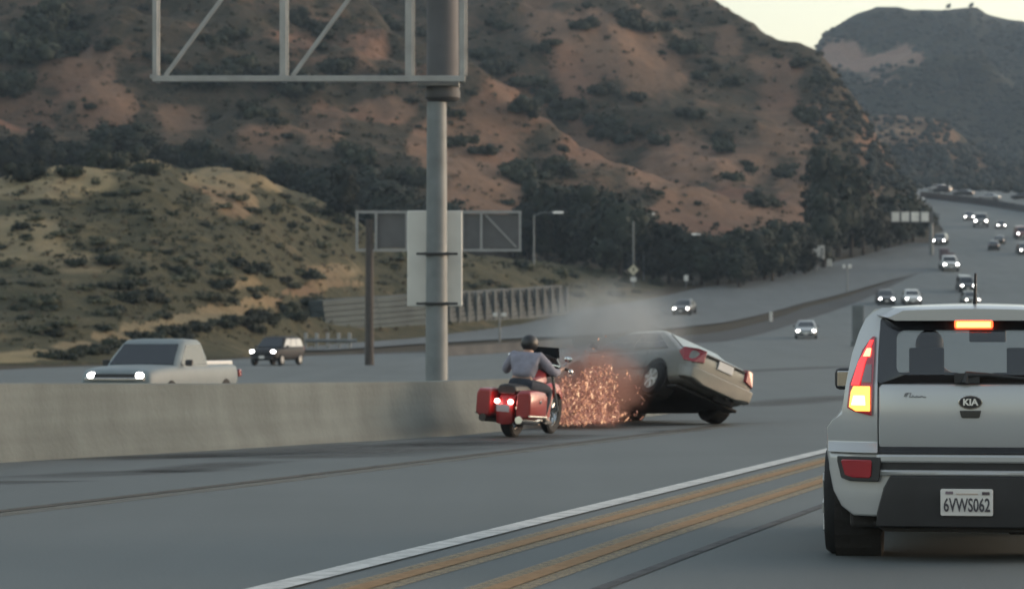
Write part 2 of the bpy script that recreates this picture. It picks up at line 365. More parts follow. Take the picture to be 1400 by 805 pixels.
def H_spur(X, Y):
    p = px_of(X, Y); t = 740.0; d = 140.0; s = (Y - t) / d
    zt = G(X, t + 0 * X); zr = CAMZ + (470 - S_TOP(p)) * (t + d) / F
    n = fbm(X * .03 + 1, Y * .03 + 8, 5) - .5
    prof = np.where(s < 1, sstep(s, -.1, 1.05), 1 - .5 * (s - 1))
    z = zt + (zr - zt) * prof + n * 16 * sstep(s, .05, .4) * (1 - .7 * sstep(s, .7, 1))
    return np.where((s < -.02) | (p < 1090) | (s > 2.2), -6.0 + G(X, Y) * 0, z)
Fa_TOP = curve([(1000, 150), (1080, 120), (1104, 100), (1112, 78), (1120, 54), (1138, 40), (1160, 31), (1188, 23), (1203, 14), (1230, 13), (1300, 15), (1336, 16), (1350, 26), (1375, 33), (1400, 36), (1500, 55), (1700, 90), (2100, 150), (2700, 200)])
def H_far(X, Y):
    p = px_of(X, Y); t = 930.0; d = 420.0; s = (Y - t) / d
    zt = G(X, t + 0 * X); zr = CAMZ + (470 - Fa_TOP(p)) * (t + d) / F
    n = fbm(X * .012 + 4, Y * .012 + 3, 6, .58) - .5; rid = 1 - np.abs(2 * fbm(X * .012 + 9, Y * .005, 4) - 1)
    cl = np.exp(-((p - 1190) / 75) ** 2)
    prof = np.where(s < 1, np.clip(s, 0, 1) * (1 - cl) + cl * (.72 * sstep(s, 0, .8) + .28 * sstep(s, .84, .93)), 1 - .5 * (s - 1))
    z = zt + (zr - zt) * prof + (n * 40 + (rid - .6) * 30) * sstep(s, .03, .4) * (1 - .8 * sstep(s, .7, 1))
    return np.where((s < -.02) | (p < 1000) | (s > 1.7), -6.0 + G(X, Y) * 0, z)
def H_all(X, Y):
    X = np.asarray(X, float); Y = np.asarray(Y, float) + 0 * X
    return np.maximum.reduce([G(X, Y), H_mound(X, Y), H_big(X, Y), H_spur(X, Y), H_far(X, Y)])
def H_near(X, Y):
    X = np.asarray(X, float); Y = np.asarray(Y, float) + 0 * X
    return np.maximum.reduce([G(X, Y), H_mound(X, Y), H_big(X, Y)])

# bare ground seen in the photograph: (x, y, half width, half height, weight), as patches on the slopes
BARE_BIG = [(100, 92, 45, 30, .8), (150, 152, 30, 30, .9), (245, 172, 36, 30, .8), (505, 62, 34, 22, 1.0), (655, 235, 60, 50, 1.0), (600, 215, 40, 40, .8), (700, 265, 40, 30, .9), (520, 150, 40, 18, .6), (690, 150, 60, 40, .6),
            (790, 60, 40, 70, .75), (870, 70, 45, 50, .9), (900, 110, 50, 40, .7), (820, 190, 60, 40, .65), (920, 215, 60, 40, .8), (990, 280, 60, 36, 1.0), (940, 300, 50, 26, .9), (1060, 140, 34, 60, 1.0), (1075, 190, 50, 30, .8), (1020, 220, 50, 40, .8),
            (1095, 250, 40, 50, 1.0), (1195, 210, 24, 50, 1.0), (1110, 170, 40, 30, .7), (1000, 60, 24, 30, .7), (1050, 85, 40, 20, .9), (960, 150, 40, 40, .5), (440, 170, 30, 40, .5), (740, 20, 40, 30, .6), (360, 190, 40, 30, .5), (30, 150, 40, 30, .4), (420, 50, 50, 30, .5)]
BARE_MOUND = [(60, 246, 95, 18, 1.2), (310, 245, 52, 20, 1.2), (320, 275, 30, 25, .8), (330, 385, 46, 12, .8), (450, 372, 40, 12, .8), (40, 330, 60, 30, .7), (120, 360, 60, 14, .5), (380, 250, 30, 14, .7), (160, 225, 70, 10, .8)]
BARE_MOUND += [(x, y, 40, 6, 1.3) for x, y in ((10, 490), (60, 485), (110, 473), (160, 461), (210, 449), (260, 437), (310, 425), (360, 412), (410, 399), (455, 388))]
BARE_FAR = [(1155, 78, 40, 22, 1.3), (1215, 78, 40, 16, 1.2), (1250, 84, 26, 10, .8), (1190, 100, 30, 10, .7), (1225, 115, 60, 10, .4)]
BARE_SPUR = [(1230, 165, 50, 12, .9), (1280, 185, 40, 16, .8), (1215, 195, 40, 20, .7), (1330, 215, 30, 14, .4)]
def cover(V, tab, base):
    rel = V - np.array([0, 0, CAMZ]); px = 700 + rel[:, 0] / rel[:, 1] * F; py = 470 - rel[:, 2] / rel[:, 1] * F
    wob = fbm(V[:, 0] * .05, V[:, 2] * .07 + V[:, 1] * .02, 5, .65) - .5
    a = np.full(len(V), base) + 0.0
    for x, y, w, h, k in tab:
        q = ((px - x) / w) ** 2 + ((py - y) / h) ** 2; a = np.maximum(a, base + k * (1 - sstep(q + wob * 4.2, .1, 1.6)))
    return a.astype(np.float32)

pm = lambda *a: hill_mat(*a)
HM_BIG = hill_mat('dry chaparral slope', (.040, .037, .026), (.066, .053, .038), (.225, .138, .092), (.15, .098, .068), (.22, .112, .075))
HM_MOUND = hill_mat('grassy mound', (.058, .058, .037), (.085, .077, .046), (.34, .265, .145), (.24, .195, .12), (.19, .125, .08))
HM_FAR = hill_mat('distant slope', (.022, .026, .020), (.034, .034, .026), (.30, .20, .15), (.22, .145, .11), (.26, .16, .12))
HM_SPUR = hill_mat('low spur', (.032, .032, .022), (.046, .042, .030), (.22, .15, .095), (.16, .11, .075), (.20, .12, .08))
DIRT = hill_mat('roadside dirt', (.070, .058, .042), (.085, .072, .055), (.16, .13, .10), (.12, .10, .078), (.13, .10, .08))

def hill(name, fn, p0, p1, ys, np_, m, tab, base):
    px = np.linspace(p0, p1, np_); A, Y = np.meshgrid((px - 700) / F, ys); X = A * Y; Z = fn(X, Y)
    V = np.stack([X.ravel(), Y.ravel(), Z.ravel()], 1); Q = grid_quads(*X.shape)
    keep = (Z.ravel()[Q] > -5.9).any(1); Q = Q[keep]
    used = np.unique(Q); re = np.full(len(V), -1); re[used] = np.arange(len(used)); V2 = V[used]
    V2[:, 2] = np.where(V2[:, 2] < -5.9, G(V2[:, 0], V2[:, 1]) - 1.0, V2[:, 2])
    me = np_mesh(name, V2, re[Q]); a = me.attributes.new('bare', 'FLOAT', 'POINT'); a.data.foreach_set('value', cover(V2, tab, base))
    me.polygons.foreach_set('use_smooth', [True] * len(me.polygons))
    return link(name, me, m, kind='structure')
hill('mound_hill', H_mound, -880, 1058, np.linspace(158, 470, 210), 420, HM_MOUND, BARE_MOUND, .18)
hill('big_hill', H_big, -880, 1299, np.concatenate([np.linspace(262, 470, 130), np.linspace(474, 1000, 120)]), 440, HM_BIG, BARE_BIG, .22)
hill('spur_hill', H_spur, 1092, 1900, np.linspace(735, 1030, 60), 160, HM_SPUR, BARE_SPUR, .25)
hill('far_hill', H_far, 1002, 2700, np.linspace(920, 1620, 120), 260, HM_FAR, BARE_FAR, .0)

# ------------------------------------------------------------------ ground and roads (they share the same rows, so none pokes through)
YS = np.concatenate([np.linspace(6, 130, 63)[:-1], np.linspace(130, 480, 141)[:-1], np.linspace(480, 1000, 66)[:-1], np.linspace(1000, 2200, 25)])
def sheet(name, left, right, y0, y1, nc, m, dz, parent=None, edge=False, kind=None):
    """a strip of land between two lines X(Y), following G"""
    ys = YS[(YS > y0) & (YS < y1)]; ys = np.concatenate([[y0], ys, [y1]])
    L, Rr = left(ys), right(ys); T = np.linspace(0, 1, nc); X = L[:, None] * (1 - T) + Rr[:, None] * T; Y = np.repeat(ys[:, None], nc, 1)
    V = np.stack([X, Y, G(X, Y) + dz], -1).reshape(-1, 3); me = np_mesh(name, V, grid_quads(len(ys), nc))
    if edge:
        e = np.outer(np.sin(np.linspace(0, np.pi, len(ys))) ** .6, np.sin(np.linspace(0, np.pi, nc))); a = me.attributes.new('edge', 'FLOAT', 'POINT'); a.data.foreach_set('value', e.ravel().astype(np.float32))
    return link(name, me, m, parent, kind=kind)
def line_of(pix, ext0=None):
    """pixels on the land -> X(Y); Y must grow along the list"""
    P = [hit(*p) for p in pix]; P = sorted(((p.y, p.x) for p in P)); ys = np.array([p[0] for p in P]); xs = np.array([p[1] for p in P])
    return lambda Y: np.interp(Y, ys, xs) + np.where(Y < ys[0], (Y - ys[0]) * (xs[1] - xs[0]) / (ys[1] - ys[0]), 0)
const = lambda a: (lambda Y: 0 * Y + a)
az = lambda px, o=0: (lambda Y: (px - 700) / F * Y + o)
sheet('ground', az(-1400, -30), az(3400, 40), 6.0, 2200.0, 60, DIRT, -.10, kind='structure')
ROAD = road_mat('concrete lanes', (.082, .096, .098), (.112, .127, .129))
RAMPM = road_mat('ramp pavement', (.082, .092, .094), (.114, .124, .125))
MAIN_EDGE = line_of([(-40, 506), (140, 500), (330, 491), (430, 486), (600, 482), (780, 476), (990, 467), (1100, 437), (1200, 400), (1262, 371)])
FAR_EDGE = line_of([(1262, 371), (1283, 340), (1290, 315), (1276, 295), (1262, 280), (1250, 268)])
def road_left(Y): return np.where(Y < 60, -14 - 0.16 * (Y - 20) * 0 + 0 * Y - 10, np.where(Y < 332, np.minimum(MAIN_EDGE(Y), 1e9), FAR_EDGE(Y)))
def road_left2(Y):
    a = MAIN_EDGE(np.maximum(Y, 150)); a = np.where(Y < 150, np.interp(Y, [6, 80, 150], [-40, -36, float(MAIN_EDGE(np.array(150.0)))]), a)
    return np.where(Y < 335, a, FAR_EDGE(Y))
road = sheet('road', road_left2, lambda Y: np.maximum(20 + .36 * Y, (1700 - 700) / F * Y), 6.0, 760.0, 40, ROAD, 0.0, kind='structure')
R_UP = line_of([(430, 472), (560, 463), (700, 443), (780, 425), (900, 406), (960, 393), (1050, 381), (1100, 368), (1180, 349), (1230, 335), (1284, 325)])
R_LO = line_of([(430, 480), (560, 471), (700, 463), (800, 459), (990, 441), (1100, 414), (1200, 388), (1262, 372), (1285, 330)])
def ramp_r(Y): return np.where(Y > 331, road_left2(Y), R_LO(Y))
ramp = sheet('ramp', R_UP, ramp_r, 205.0, 383.0, 12, RAMPM, 0.02, kind='structure')
# gore between ramp and main lanes: beige dirt with a dark asphalt edge
ASPH = road_mat('dark asphalt', (.024, .024, .024), (.040, .039, .038))
E_UP = line_of([(430, 486), (620, 478), (780, 472), (990, 453), (1100, 421), (1200, 391), (1258, 372)])
sheet('road_edge', lambda Y: np.minimum(E_UP(Y), road_left2(Y) - .3), lambda Y: road_left2(Y), 178.0, 331.0, 6, ASPH, .012, road)
# painted lines and joints on our side
def world_line(pix):
    P = [hit(*p) for p in pix]; ys = np.array([p.y for p in P]); xs = np.array([p.x for p in P]); k = np.argsort(ys); ys, xs = ys[k], xs[k]
    s0 = (xs[1] - xs[0]) / (ys[1] - ys[0]); s1 = (xs[-1] - xs[-2]) / (ys[-1] - ys[-2])
    def f(Y):
        Y = np.asarray(Y, float); e = np.maximum(Y - ys[-1], 0)
        return np.interp(Y, ys, xs) + np.where(Y < ys[0], (Y - ys[0]) * s0, 0) + e * s1 * 1.0
    return f
def strip(name, ln, off, w, y0, y1, m, dz, parent=road, edge=False):
    return sheet(name, lambda Y: ln(Y) + off - w / 2, lambda Y: ln(Y) + off + w / 2, y0, y1, 4, m, dz, parent, edge)
WHITE = worn_mat('worn white line paint', (.52, .52, .50), .8, 5)
TAN = worn_mat('faded tan line border', (.29, .215, .12), .55, 18)
BROWN = worn_mat('rust yellow line paint', (.24, .125, .04), .9, 10)
SEAM = worn_mat('tar filled joint', (.028, .030, .034), .85, 3)
LW = world_line([(370, 805), (745, 711), (1128, 617)]); L1 = world_line([(490, 805), (800, 719), (1128, 630)]); L2 = world_line([(680, 805), (900, 729), (1128, 656)])
LS = world_line([(820, 805), (980, 744), (1128, 690)]); LB = world_line([(0, 699), (300, 664), (565, 632)])
strip('lane_line', LW, 0, .20, 8, 70, WHITE, .012)
for l in (L1, L2):
    strip('lane_line_border', l, 0, .36, 8, 66, TAN, .004); strip('lane_line', l, 0, .13, 8, 66, BROWN, .008)
strip('pavement_joint', LS, 0, .085, 8, 66, SEAM, .006)
strip('shoulder_line', LB, 0, .17, 18, 48, worn_mat('worn shoulder line', (.045, .036, .024), .8, 2), .006)
strip('shoulder_line_border', LB, .24, .24, 18, 47, worn_mat('faded shoulder paint', (.17, .145, .105), .35, 2), .004)
# dark stains and dirt along the shoulder, plain dark patches around the vehicles
STAIN_BAND = worn_mat('dirt stain and dark band', (.036, .038, .038), .7, 1.2, soft=True)
def stain(a, b, w, k=1):
    p, q = hit(*a), hit(*b); ln = lambda Y: p.x + (q.x - p.x) * (Y - p.y) / (q.y - p.y)
    strip('road_stain_band', ln, 0, w, min(p.y, q.y), max(p.y, q.y), STAIN_BAND, .003 * k, edge=True)
for a, b, w in (((-60, 664), (60, 657), 1.3), ((40, 655), (260, 641), 1.6), ((210, 646), (360, 629), 1.1), ((410, 622), (510, 616), 1.3), ((120, 630), (380, 617), 2.2), ((330, 628), (660, 603), 3.4), ((560, 612), (760, 594), 2.2),
                ((860, 583), (1010, 578), 1.4), ((905, 591), (950, 585), .9), ((1000, 556), (1180, 540), 2.4), ((1010, 508), (1170, 500), 3.0), ((760, 588), (900, 574), 2.6)):  # bands right of the sedan are added in place of the barrier's edges
    stain(a, b, w)
# dark skid marks across the lane towards the tilted car
# ------------------------------------------------------------------ vegetation: leaf clusters through the crown's volume
def leaf_cloud(rs, blobs, n, s, core=True):
    """n leaf sprays (quads) through and over a set of ellipsoid clumps, plus a rough inner mass for each clump"""
    B = np.array(blobs, float); w = B[:, 3] * B[:, 4] + B[:, 3] * B[:, 5]; k = rs.choice(len(B), n, p=w / w.sum())
    d = rs.normal(size=(n, 3)); d /= np.linalg.norm(d, axis=1)[:, None]
    c = B[k, :3] + d * B[k, 3:] * (rs.uniform(.72, 1.12, n) ** 1.0)[:, None]
    nr = d + rs.normal(size=(n, 3)) * .55; nr /= np.linalg.norm(nr, axis=1)[:, None]
    a = np.cross(nr, rs.normal(size=(n, 3))); a /= np.linalg.norm(a, axis=1)[:, None]; b = np.cross(nr, a)
    sz = s * rs.uniform(.55, 1.35, n)[:, None]; st = rs.uniform(.5, .9, n)[:, None]
    V = np.stack([c + a * sz, c + b * sz * st, c - a * sz * .9, c - b * sz * st], 1).reshape(-1, 3)
    V[:, 2] = np.maximum(V[:, 2], -.05)
    Q = np.arange(4 * n).reshape(-1, 4)
    if core:
        vs, qs, o = [V], [Q], len(V)
        for x in B:
            u = np.linspace(0, 2 * np.pi, 8, endpoint=False); ph = np.array([-1.45, -.7, 0, .7, 1.45]); P = np.array([[np.cos(p) * np.cos(t), np.cos(p) * np.sin(t), np.sin(p)] for p in ph for t in u])
            P = x[:3] + P * x[3:] * .74 * rs.uniform(.8, 1.15, (len(P), 1)); P[:, 2] = np.maximum(P[:, 2], -.05); vs.append(P)
            qs.append(np.array([[i * 8 + j, i * 8 + (j + 1) % 8, (i + 1) * 8 + (j + 1) % 8, (i + 1) * 8 + j] for i in range(4) for j in range(8)]) + o); o += len(P)
        V = np.concatenate(vs); Q = np.concatenate(qs)
    return V, Q
FOL = foliage_mat('dark chaparral leaves', (.011, .016, .011), (.018, .024, .015), (.034, .038, .022))
FOL_TREE = foliage_mat('dark tree leaves', (.007, .012, .009), (.011, .017, .012), (.022, .028, .018))
FOL_SAGE = foliage_mat('grey green sage leaves', (.040, .048, .029), (.062, .066, .040), (.092, .087, .055))
FOL_DRY = foliage_mat('dry brown brush', (.055, .042, .028), (.085, .066, .042), (.13, .10, .062))
FOL_FAR = foliage_mat('distant woods leaves', (.014, .020, .019), (.021, .028, .026), (.032, .038, .034))  # the blue of the haze is put into the leaf colour
BARK = mat('bark', (.045, .034, .026), .9, var=.3, scale=4)
rs = np.random.RandomState(11)
def bush_blobs(n, flat=.75):
    out = [(0, 0, .38 * flat, .62, .62, .45 * flat)]
    for i in range(n):
        t = 2 * math.pi * (i + rs.rand() * .6) / n; q = rs.uniform(.35, .72); r = rs.uniform(.28, .46)
        out.append((q * math.cos(t), q * math.sin(t), rs.uniform(.22, .6) * flat, r, r, r * rs.uniform(.75, 1.0)))
    return out
BUSH = []
for i in range(7):
    V, Q = leaf_cloud(rs, bush_blobs(rs.randint(4, 8), rs.uniform(.7, 1.1)), 420, .105); me = np_mesh('bush', V, Q); me.materials.append(FOL); BUSH.append(me)
SAGE = []
for i in range(5):
    V, Q = leaf_cloud(rs, bush_blobs(rs.randint(4, 7), .7), 300, .11); me = np_mesh('shrub', V, Q); me.materials.append(FOL_SAGE); SAGE.append(me)
CROWN, TRUNK = [], []
for i in range(7):
    tall = rs.uniform(.62, 1.0); bl = [(0, 0, .55, .2 * tall + .1, .2 * tall + .1, .34)]
    for k in range(rs.randint(8, 12)):
        t = rs.uniform(0, 6.28); h = rs.uniform(.16, .86); q = rs.uniform(.06, .27) * tall * (1.25 - .7 * h); r = rs.uniform(.10, .19) * (1.2 - .45 * h)
        bl.append((q * math.cos(t), q * math.sin(t), h, r, r, r * rs.uniform(.8, 1.2)))
    V, Q = leaf_cloud(rs, bl, 900, .036); me = np_mesh('crown', V, Q); me.materials.append(FOL_TREE); CROWN.append(me)
    m = MB(); m.tube([(0, 0, -.03), (.005, .004, .2), (-.01, .01, .45), (.01, 0, .8)], [.028, .02, .013, .004], 7)
    for x in bl[1:6]: m.tube([(0, 0, max(.1, x[2] * .55)), (x[0] * .55, x[1] * .55, x[2] * .85), (x[0] * .9, x[1] * .9, x[2])], [.011, .008, .003], 5)
    me = m.mesh('trunk', True); me.materials.append(BARK); TRUNK.append(me)
def plant(name, me, p, r, label, cat, group, zs=1.0, i=0):
    o = link(name, me, None); o.location = (p.x, p.y, p.z - .12 * r); o.scale = (r, r, r * zs); o.rotation_euler = (0, 0, rnd.uniform(0, 6.28)); tag(o, label, cat, group); return o

def where_big(x, y):
    h = 'high' if y < 110 else 'halfway up' if y < 200 else 'low'
    if x < 205: return h + ' on the big hill, left of the sign frame'
    if x < 632: return h + (' on the big hill behind the open sign frame' if y < 108 else ' between sign frame and grassy mound')
    if x < 820: return h + ' on the big hill just right of the sign pole'
    if x < 985: return h + ' on the big hill above the dark trees'
    return h + ' on the big hill\'s bare right flank'
GB = 'dark bushes scattered over the big hill'
def big_bush(px, py, rp, label=None, zs=None):
    p = hit(px, py, H_near)
    if p is None: return
    r = rp * p.y / F * 1.05
    return plant('bush', BUSH[rnd.randrange(7)], p, r, label or ('large' if rp > 24 else 'medium sized' if rp > 14 else 'small') + ' dark bush ' + where_big(px, py), 'bush', GB, zs or rnd.uniform(.8, 1.2))
# the clumps one can pick out on the big hill
for x, y, r, l in ((1000, 108, 22, 'round dark bush high on the bare right flank of the hill'), (1075, 232, 27, 'wide dark bush on the bare red slope left of the tallest dark tree'), (985, 178, 26, None), (950, 152, 24, None), (960, 100, 20, None),
                   (1093, 82, 21, 'dark round bush on the ridge where the hill meets the far hill'), (1118, 108, 18, None), (1150, 138, 17, None), (930, 60, 24, None), (905, 30, 30, None), (945, 62, 28, None), (860, 22, 34, None), (835, 165, 34, None), (850, 185, 26, None), (770, 150, 34, None), (740, 130, 34, None),
                   (705, 105, 34, None), (670, 90, 30, None), (655, 70, 26, None), (720, 240, 36, None), (745, 262, 36, None), (700, 225, 30, None), (785, 260, 40, None), (830, 280, 34, None), (760, 215, 34, None), (640, 185, 28, None), (665, 200, 26, None), (475, 195, 30, None), (495, 215, 28, None),
                   (170, 208, 44, None), (150, 200, 34, None), (195, 200, 34, None), (270, 215, 38, None), (300, 212, 30, None), (245, 100, 36, None), (300, 96, 44, None), (350, 92, 44, None), (420, 105, 40, None), (460, 90, 38, None), (60, 30, 55, None), (25, 60, 48, None), (90, 50, 44, None), (20, 110, 40, None), (55, 205, 48, None),
                   (15, 215, 44, None), (95, 215, 36, None), (400, 235, 36, None), (440, 245, 34, None), (340, 225, 30, None), (520, 245, 40, None), (545, 262, 38, None), (560, 235, 36, None), (500, 270, 36, None), (480, 255, 32, None), (575, 275, 30, None), (990, 200, 20, None), (1005, 240, 20, None), (1030, 265, 24, None), (1055, 272, 26, None),
                   (1105, 160, 20, None), (1130, 175, 22, None), (1120, 205, 22, None), (1098, 150, 18, None), (880, 175, 22, None), (900, 190, 22, None), (870, 130, 20, None), (820, 120, 22, None), (795, 30, 26, None), (740, 60, 24, None), (620, 150, 22, None), (350, 150, 30, None), (380, 160, 26, None), (210, 70, 26, None), (140, 60, 24, None), (330, 40, 30, None), (290, 50, 28, None), (440, 30, 30, None), (400, 20, 30, None), (540, 30, 28, None), (535, 95, 24, None), (110, 20, 30, None), (690, 30, 28, None)):
    for k in range(1 if r < 24 else 2 if r < 34 else 3):
        big_bush(x + (rnd.uniform(-.75, .75) * r if k else 0), y + (rnd.uniform(-.35, .35) * r + r * .35 if k else r * .35), r * (1 if r < 24 else .8) * rnd.uniform(.75, 1.05), l if k == 0 else None)
for i in range(62):
    big_bush(rnd.uniform(0, 1210), rnd.uniform(10, 300), rnd.uniform(6, 14))
for x, r in ((952, 5), (968, 6), (990, 6), (1012, 7), (1030, 8), (1044, 8), (1058, 7), (1106, 9), (1128, 8), (1140, 9), (1168, 8), (1186, 9), (1215, 9), (1246, 10)):
    big_bush(x, float(B_TOP(x)) + 4, r, 'small bush on the skyline of the big hill, ' + ('near the top edge' if x < 1040 else 'beside the gap of pale sky' if x < 1110 else 'below the far hill'))

GT = 'dark trees along the foot of the big hill'
def tree(px, pb, pt, label=None, wide=1.0, fn=H_near):
    p = hit(px, pb, fn)
    if p is None: return
    h = (pb - pt) * p.y / F; o = thing('tree', label or 'dark evergreen tree at the foot of the big hill ' + ('behind the grassy mound' if px < 690 else 'just right of the sign pole' if px < 780 else 'left of the diamond sign post' if px < 866 else 'right of the diamond sign post' if px < 1000 else 'near the small white sign board' if px < 1120 else 'in the tall dark group' if px < 1190 else 'behind the long white panel sign'), 'tree', (p.x, p.y, p.z), rnd.uniform(0, 6.28), GT)
    i = rnd.randrange(7); o.scale = (h * wide, h * wide, h); link('trunk', TRUNK[i], None, o); link('crown', CROWN[i], None, o); return o
for x, b, t, w in ((700, 352, 292, 1.3), (722, 356, 262, 1.1), (748, 358, 232, 1.1), (775, 362, 268, 1.2), (800, 368, 252, 1.2), (824, 372, 262, 1.2), (848, 376, 248, 1.1), (872, 380, 284, 1.4), (893, 382, 296, 1.4), (915, 386, 305, 1.4), (938, 388, 318, 1.5),
                   (960, 388, 308, 1.4), (982, 388, 322, 1.5), (1004, 386, 306, 1.4), (1026, 384, 300, 1.4), (1046, 382, 312, 1.4), (1066, 378, 292, 1.3), (1086, 374, 304, 1.4), (1106, 370, 308, 1.3), (1126, 366, 262, 1.0), (1128, 352, 200, .85), (1146, 350, 188, .9), (1164, 350, 220, .9), (1180, 348, 262, 1.1),
                   (1198, 344, 270, 1.2), (1216, 338, 262, 1.3), (1232, 334, 252, 1.2), (1248, 330, 262, 1.3), (1262, 322, 280, 1.3), (1274, 312, 286, 1.3), (640, 345, 285, 1.3), (612, 340, 262, 1.2), (470, 300, 232, 1.3), (505, 315, 236, 1.3), (538, 325, 250, 1.2), (570, 332, 258, 1.3), (1010, 392, 338, 1.6), (1056, 384, 330, 1.6), (1100, 374, 326, 1.6)):
    tree(x, b, t, 'tallest dark tree group at the right end of the big hill' if x == 1146 else None, w)
HB = lambda X, Y: np.maximum(G(X, Y), H_big(X, Y))
for i, x in enumerate((5, 28, 50, 78, 108, 138, 158, 178, 198, 232, 262, 284, 318, 352, 384, 408, 432, 452, 486, 508, 530, 552)):
    y = float(M_TOP(x)); h = (58, 50, 62, 34, 26, 44, 58, 60, 44, 22, 42, 46, 28, 20, 40, 48, 56, 62, 78, 92, 84, 70)[i]
    tree(x, y + 16, y - h, 'dark round tree showing above the crest of the grassy mound, ' + ('at the left edge' if x < 90 else 'over its yellow top' if x < 240 else 'left of the sign pole'), 1.5, HB)
# shrubs of the grassy mound
GS = 'sage shrubs on the grassy mound'
def sage(px, py, rp, label=None, dark=False):
    p = hit(px, py, H_near)
    if p is None or p.y > 330: return
    plant('shrub', (BUSH if dark else SAGE)[rnd.randrange(5)], p, rp * p.y / F * 1.05, label or ('dark' if dark else 'pale') + ' shrub on the ' + ('upper' if py < 330 else 'lower') + ' slope of the grassy mound ' + ('at the left edge' if px < 110 else 'above the pale pickup' if px < 330 else 'at its right end'), 'shrub', GS, rnd.uniform(.7, 1.0))
for i in range(120):
    x = rnd.uniform(-20, 480); y = rnd.uniform(max(250, float(M_TOP(x)) + 8), 470 - x * .18)
    sage(x, y, rnd.uniform(6, 16), dark=rnd.random() < .25)
for i in range(34):                                       # darker, bigger clumps low on the mound
    x = rnd.uniform(-20, 430); sage(x, rnd.uniform(360, 478 - .2 * max(x, 0)), rnd.uniform(14, 24), dark=rnd.random() < .6)
for i in range(46):                                       # dense strip under the dirt track
    u = i / 45; x = 70 + 390 * u; sage(x + rnd.uniform(-6, 6), 492 - 62 * u + rnd.uniform(-22, 4) * (.35 + .8 * u), rnd.uniform(13, 22), 'dark shrub below the dirt track, ' + ('left of' if x < 130 else 'behind' if x < 330 else 'right of') + ' the pale pickup', True)
for i in range(40):                                       # embankment to the right, behind the retaining wall
    x = rnd.uniform(480, 900); y = float(M_TOP(x)) + rnd.uniform(4, 46); sage(x, y, rnd.uniform(8, 15), 'brown green shrub on the low bank ' + ('left of the sign pole' if x < 597 else 'right of the sign pole' if x < 780 else 'near the diamond sign'), rnd.random() < .4)
# brush nobody could count: one object for each hill
def brush(name, fn, n, box, m, size, y1, keep=None):
    vs, qs, o = [], [], 0; pp = [(rnd.uniform(box[0], box[2]), rnd.uniform(box[1], box[3])) for i in range(n)]
    if keep is not None: pp = [q for q in pp if keep(*q)]
    for p in hits([q[0] for q in pp], [q[1] for q in pp], fn, 150, y1):
        if np.isnan(p[0]) or p[1] > y1 - 5 or p[1] < 160 or float(p[2] - G(p[0], p[1])) < .5: continue
        r = size * p[1] / F * rnd.uniform(.5, 1.5); V, Q = leaf_cloud(rs, [(0, 0, .3, .8, .8, .5)], 16, .34, False)
        vs.append(V * r + p); qs.append(Q + o); o += len(V)
    if vs: link(name, np_mesh(name, np.concatenate(vs), np.concatenate(qs)), m, kind='stuff')
def notbare(tab, th):
    def f(px, py):
        for x, y, w, h, k in tab:
            if ((px - x) / w) ** 2 + ((py - y) / h) ** 2 < .8 and k > .5: return rnd.random() < th
        return True
    return f
brush('undergrowth', H_near, 2600, (-10, 0, 1250, 370), FOL, 5.0, 800, notbare(BARE_BIG, .25))
brush('dry_grass', H_near, 1500, (-10, 215, 980, 490), FOL_SAGE, 5.0, 330, notbare(BARE_MOUND, .15))
brush('dry_brush', H_near, 1200, (-10, 0, 1250, 480), FOL_DRY, 4.0, 800)
# far woods: read as one mass
def woods(name, fn, pts, m, lo, hi):
    vs, qs, o = [], [], 0
    for p in hits([q[0] for q in pts], [q[1] for q in pts], fn, 420, 1900):
        if np.isnan(p[0]): continue
        r = rnd.uniform(lo, hi) * p[1] / F; V, Q = leaf_cloud(rs, [(0, 0, .6, .8, .8, .7), (.5, .2, .4, .5, .5, .5), (-.4, -.3, .5, .5, .5, .5)], 46, .2)
        vs.append(V * r + p); qs.append(Q + o); o += len(V)
    if vs: link(name, np_mesh(name, np.concatenate(vs), np.concatenate(qs)), m, kind='stuff')
pts = [(rnd.uniform(1185, 1500), rnd.uniform(205, 262)) for i in range(330)] + [(x, float(250 + 10 * (x - 1240) / 160 + rnd.uniform(-4, 6))) for x in np.linspace(1235, 1560, 110)]
woods('far_woods', H_all, pts, FOL_FAR, 6, 11)
pts = [(rnd.uniform(1110, 1480), rnd.uniform(20, 225)) for i in range(1500)]
nb = notbare(BARE_FAR, .06)
woods('far_hill_brush', H_all, [p for p in pts if nb(*p) and p[1] > float(Fa_TOP(p[0])) + 3], FOL_FAR, 3.5, 7)
for x in (1297, 1328):
    y = float(Fa_TOP(x)); p = at(x, y + 2, 1345.0); p.z = float(H_far(p.x, p.y)); h = 9 * p.y / F
    o = thing('tree', 'tiny dark tree on the flat top of the far hill', 'tree', p, 0, 'two tiny trees on the far skyline'); o.scale = (h * 1.4, h * 1.4, h); link('trunk', TRUNK[1], None, o); link('crown', CROWN[1], None, o)
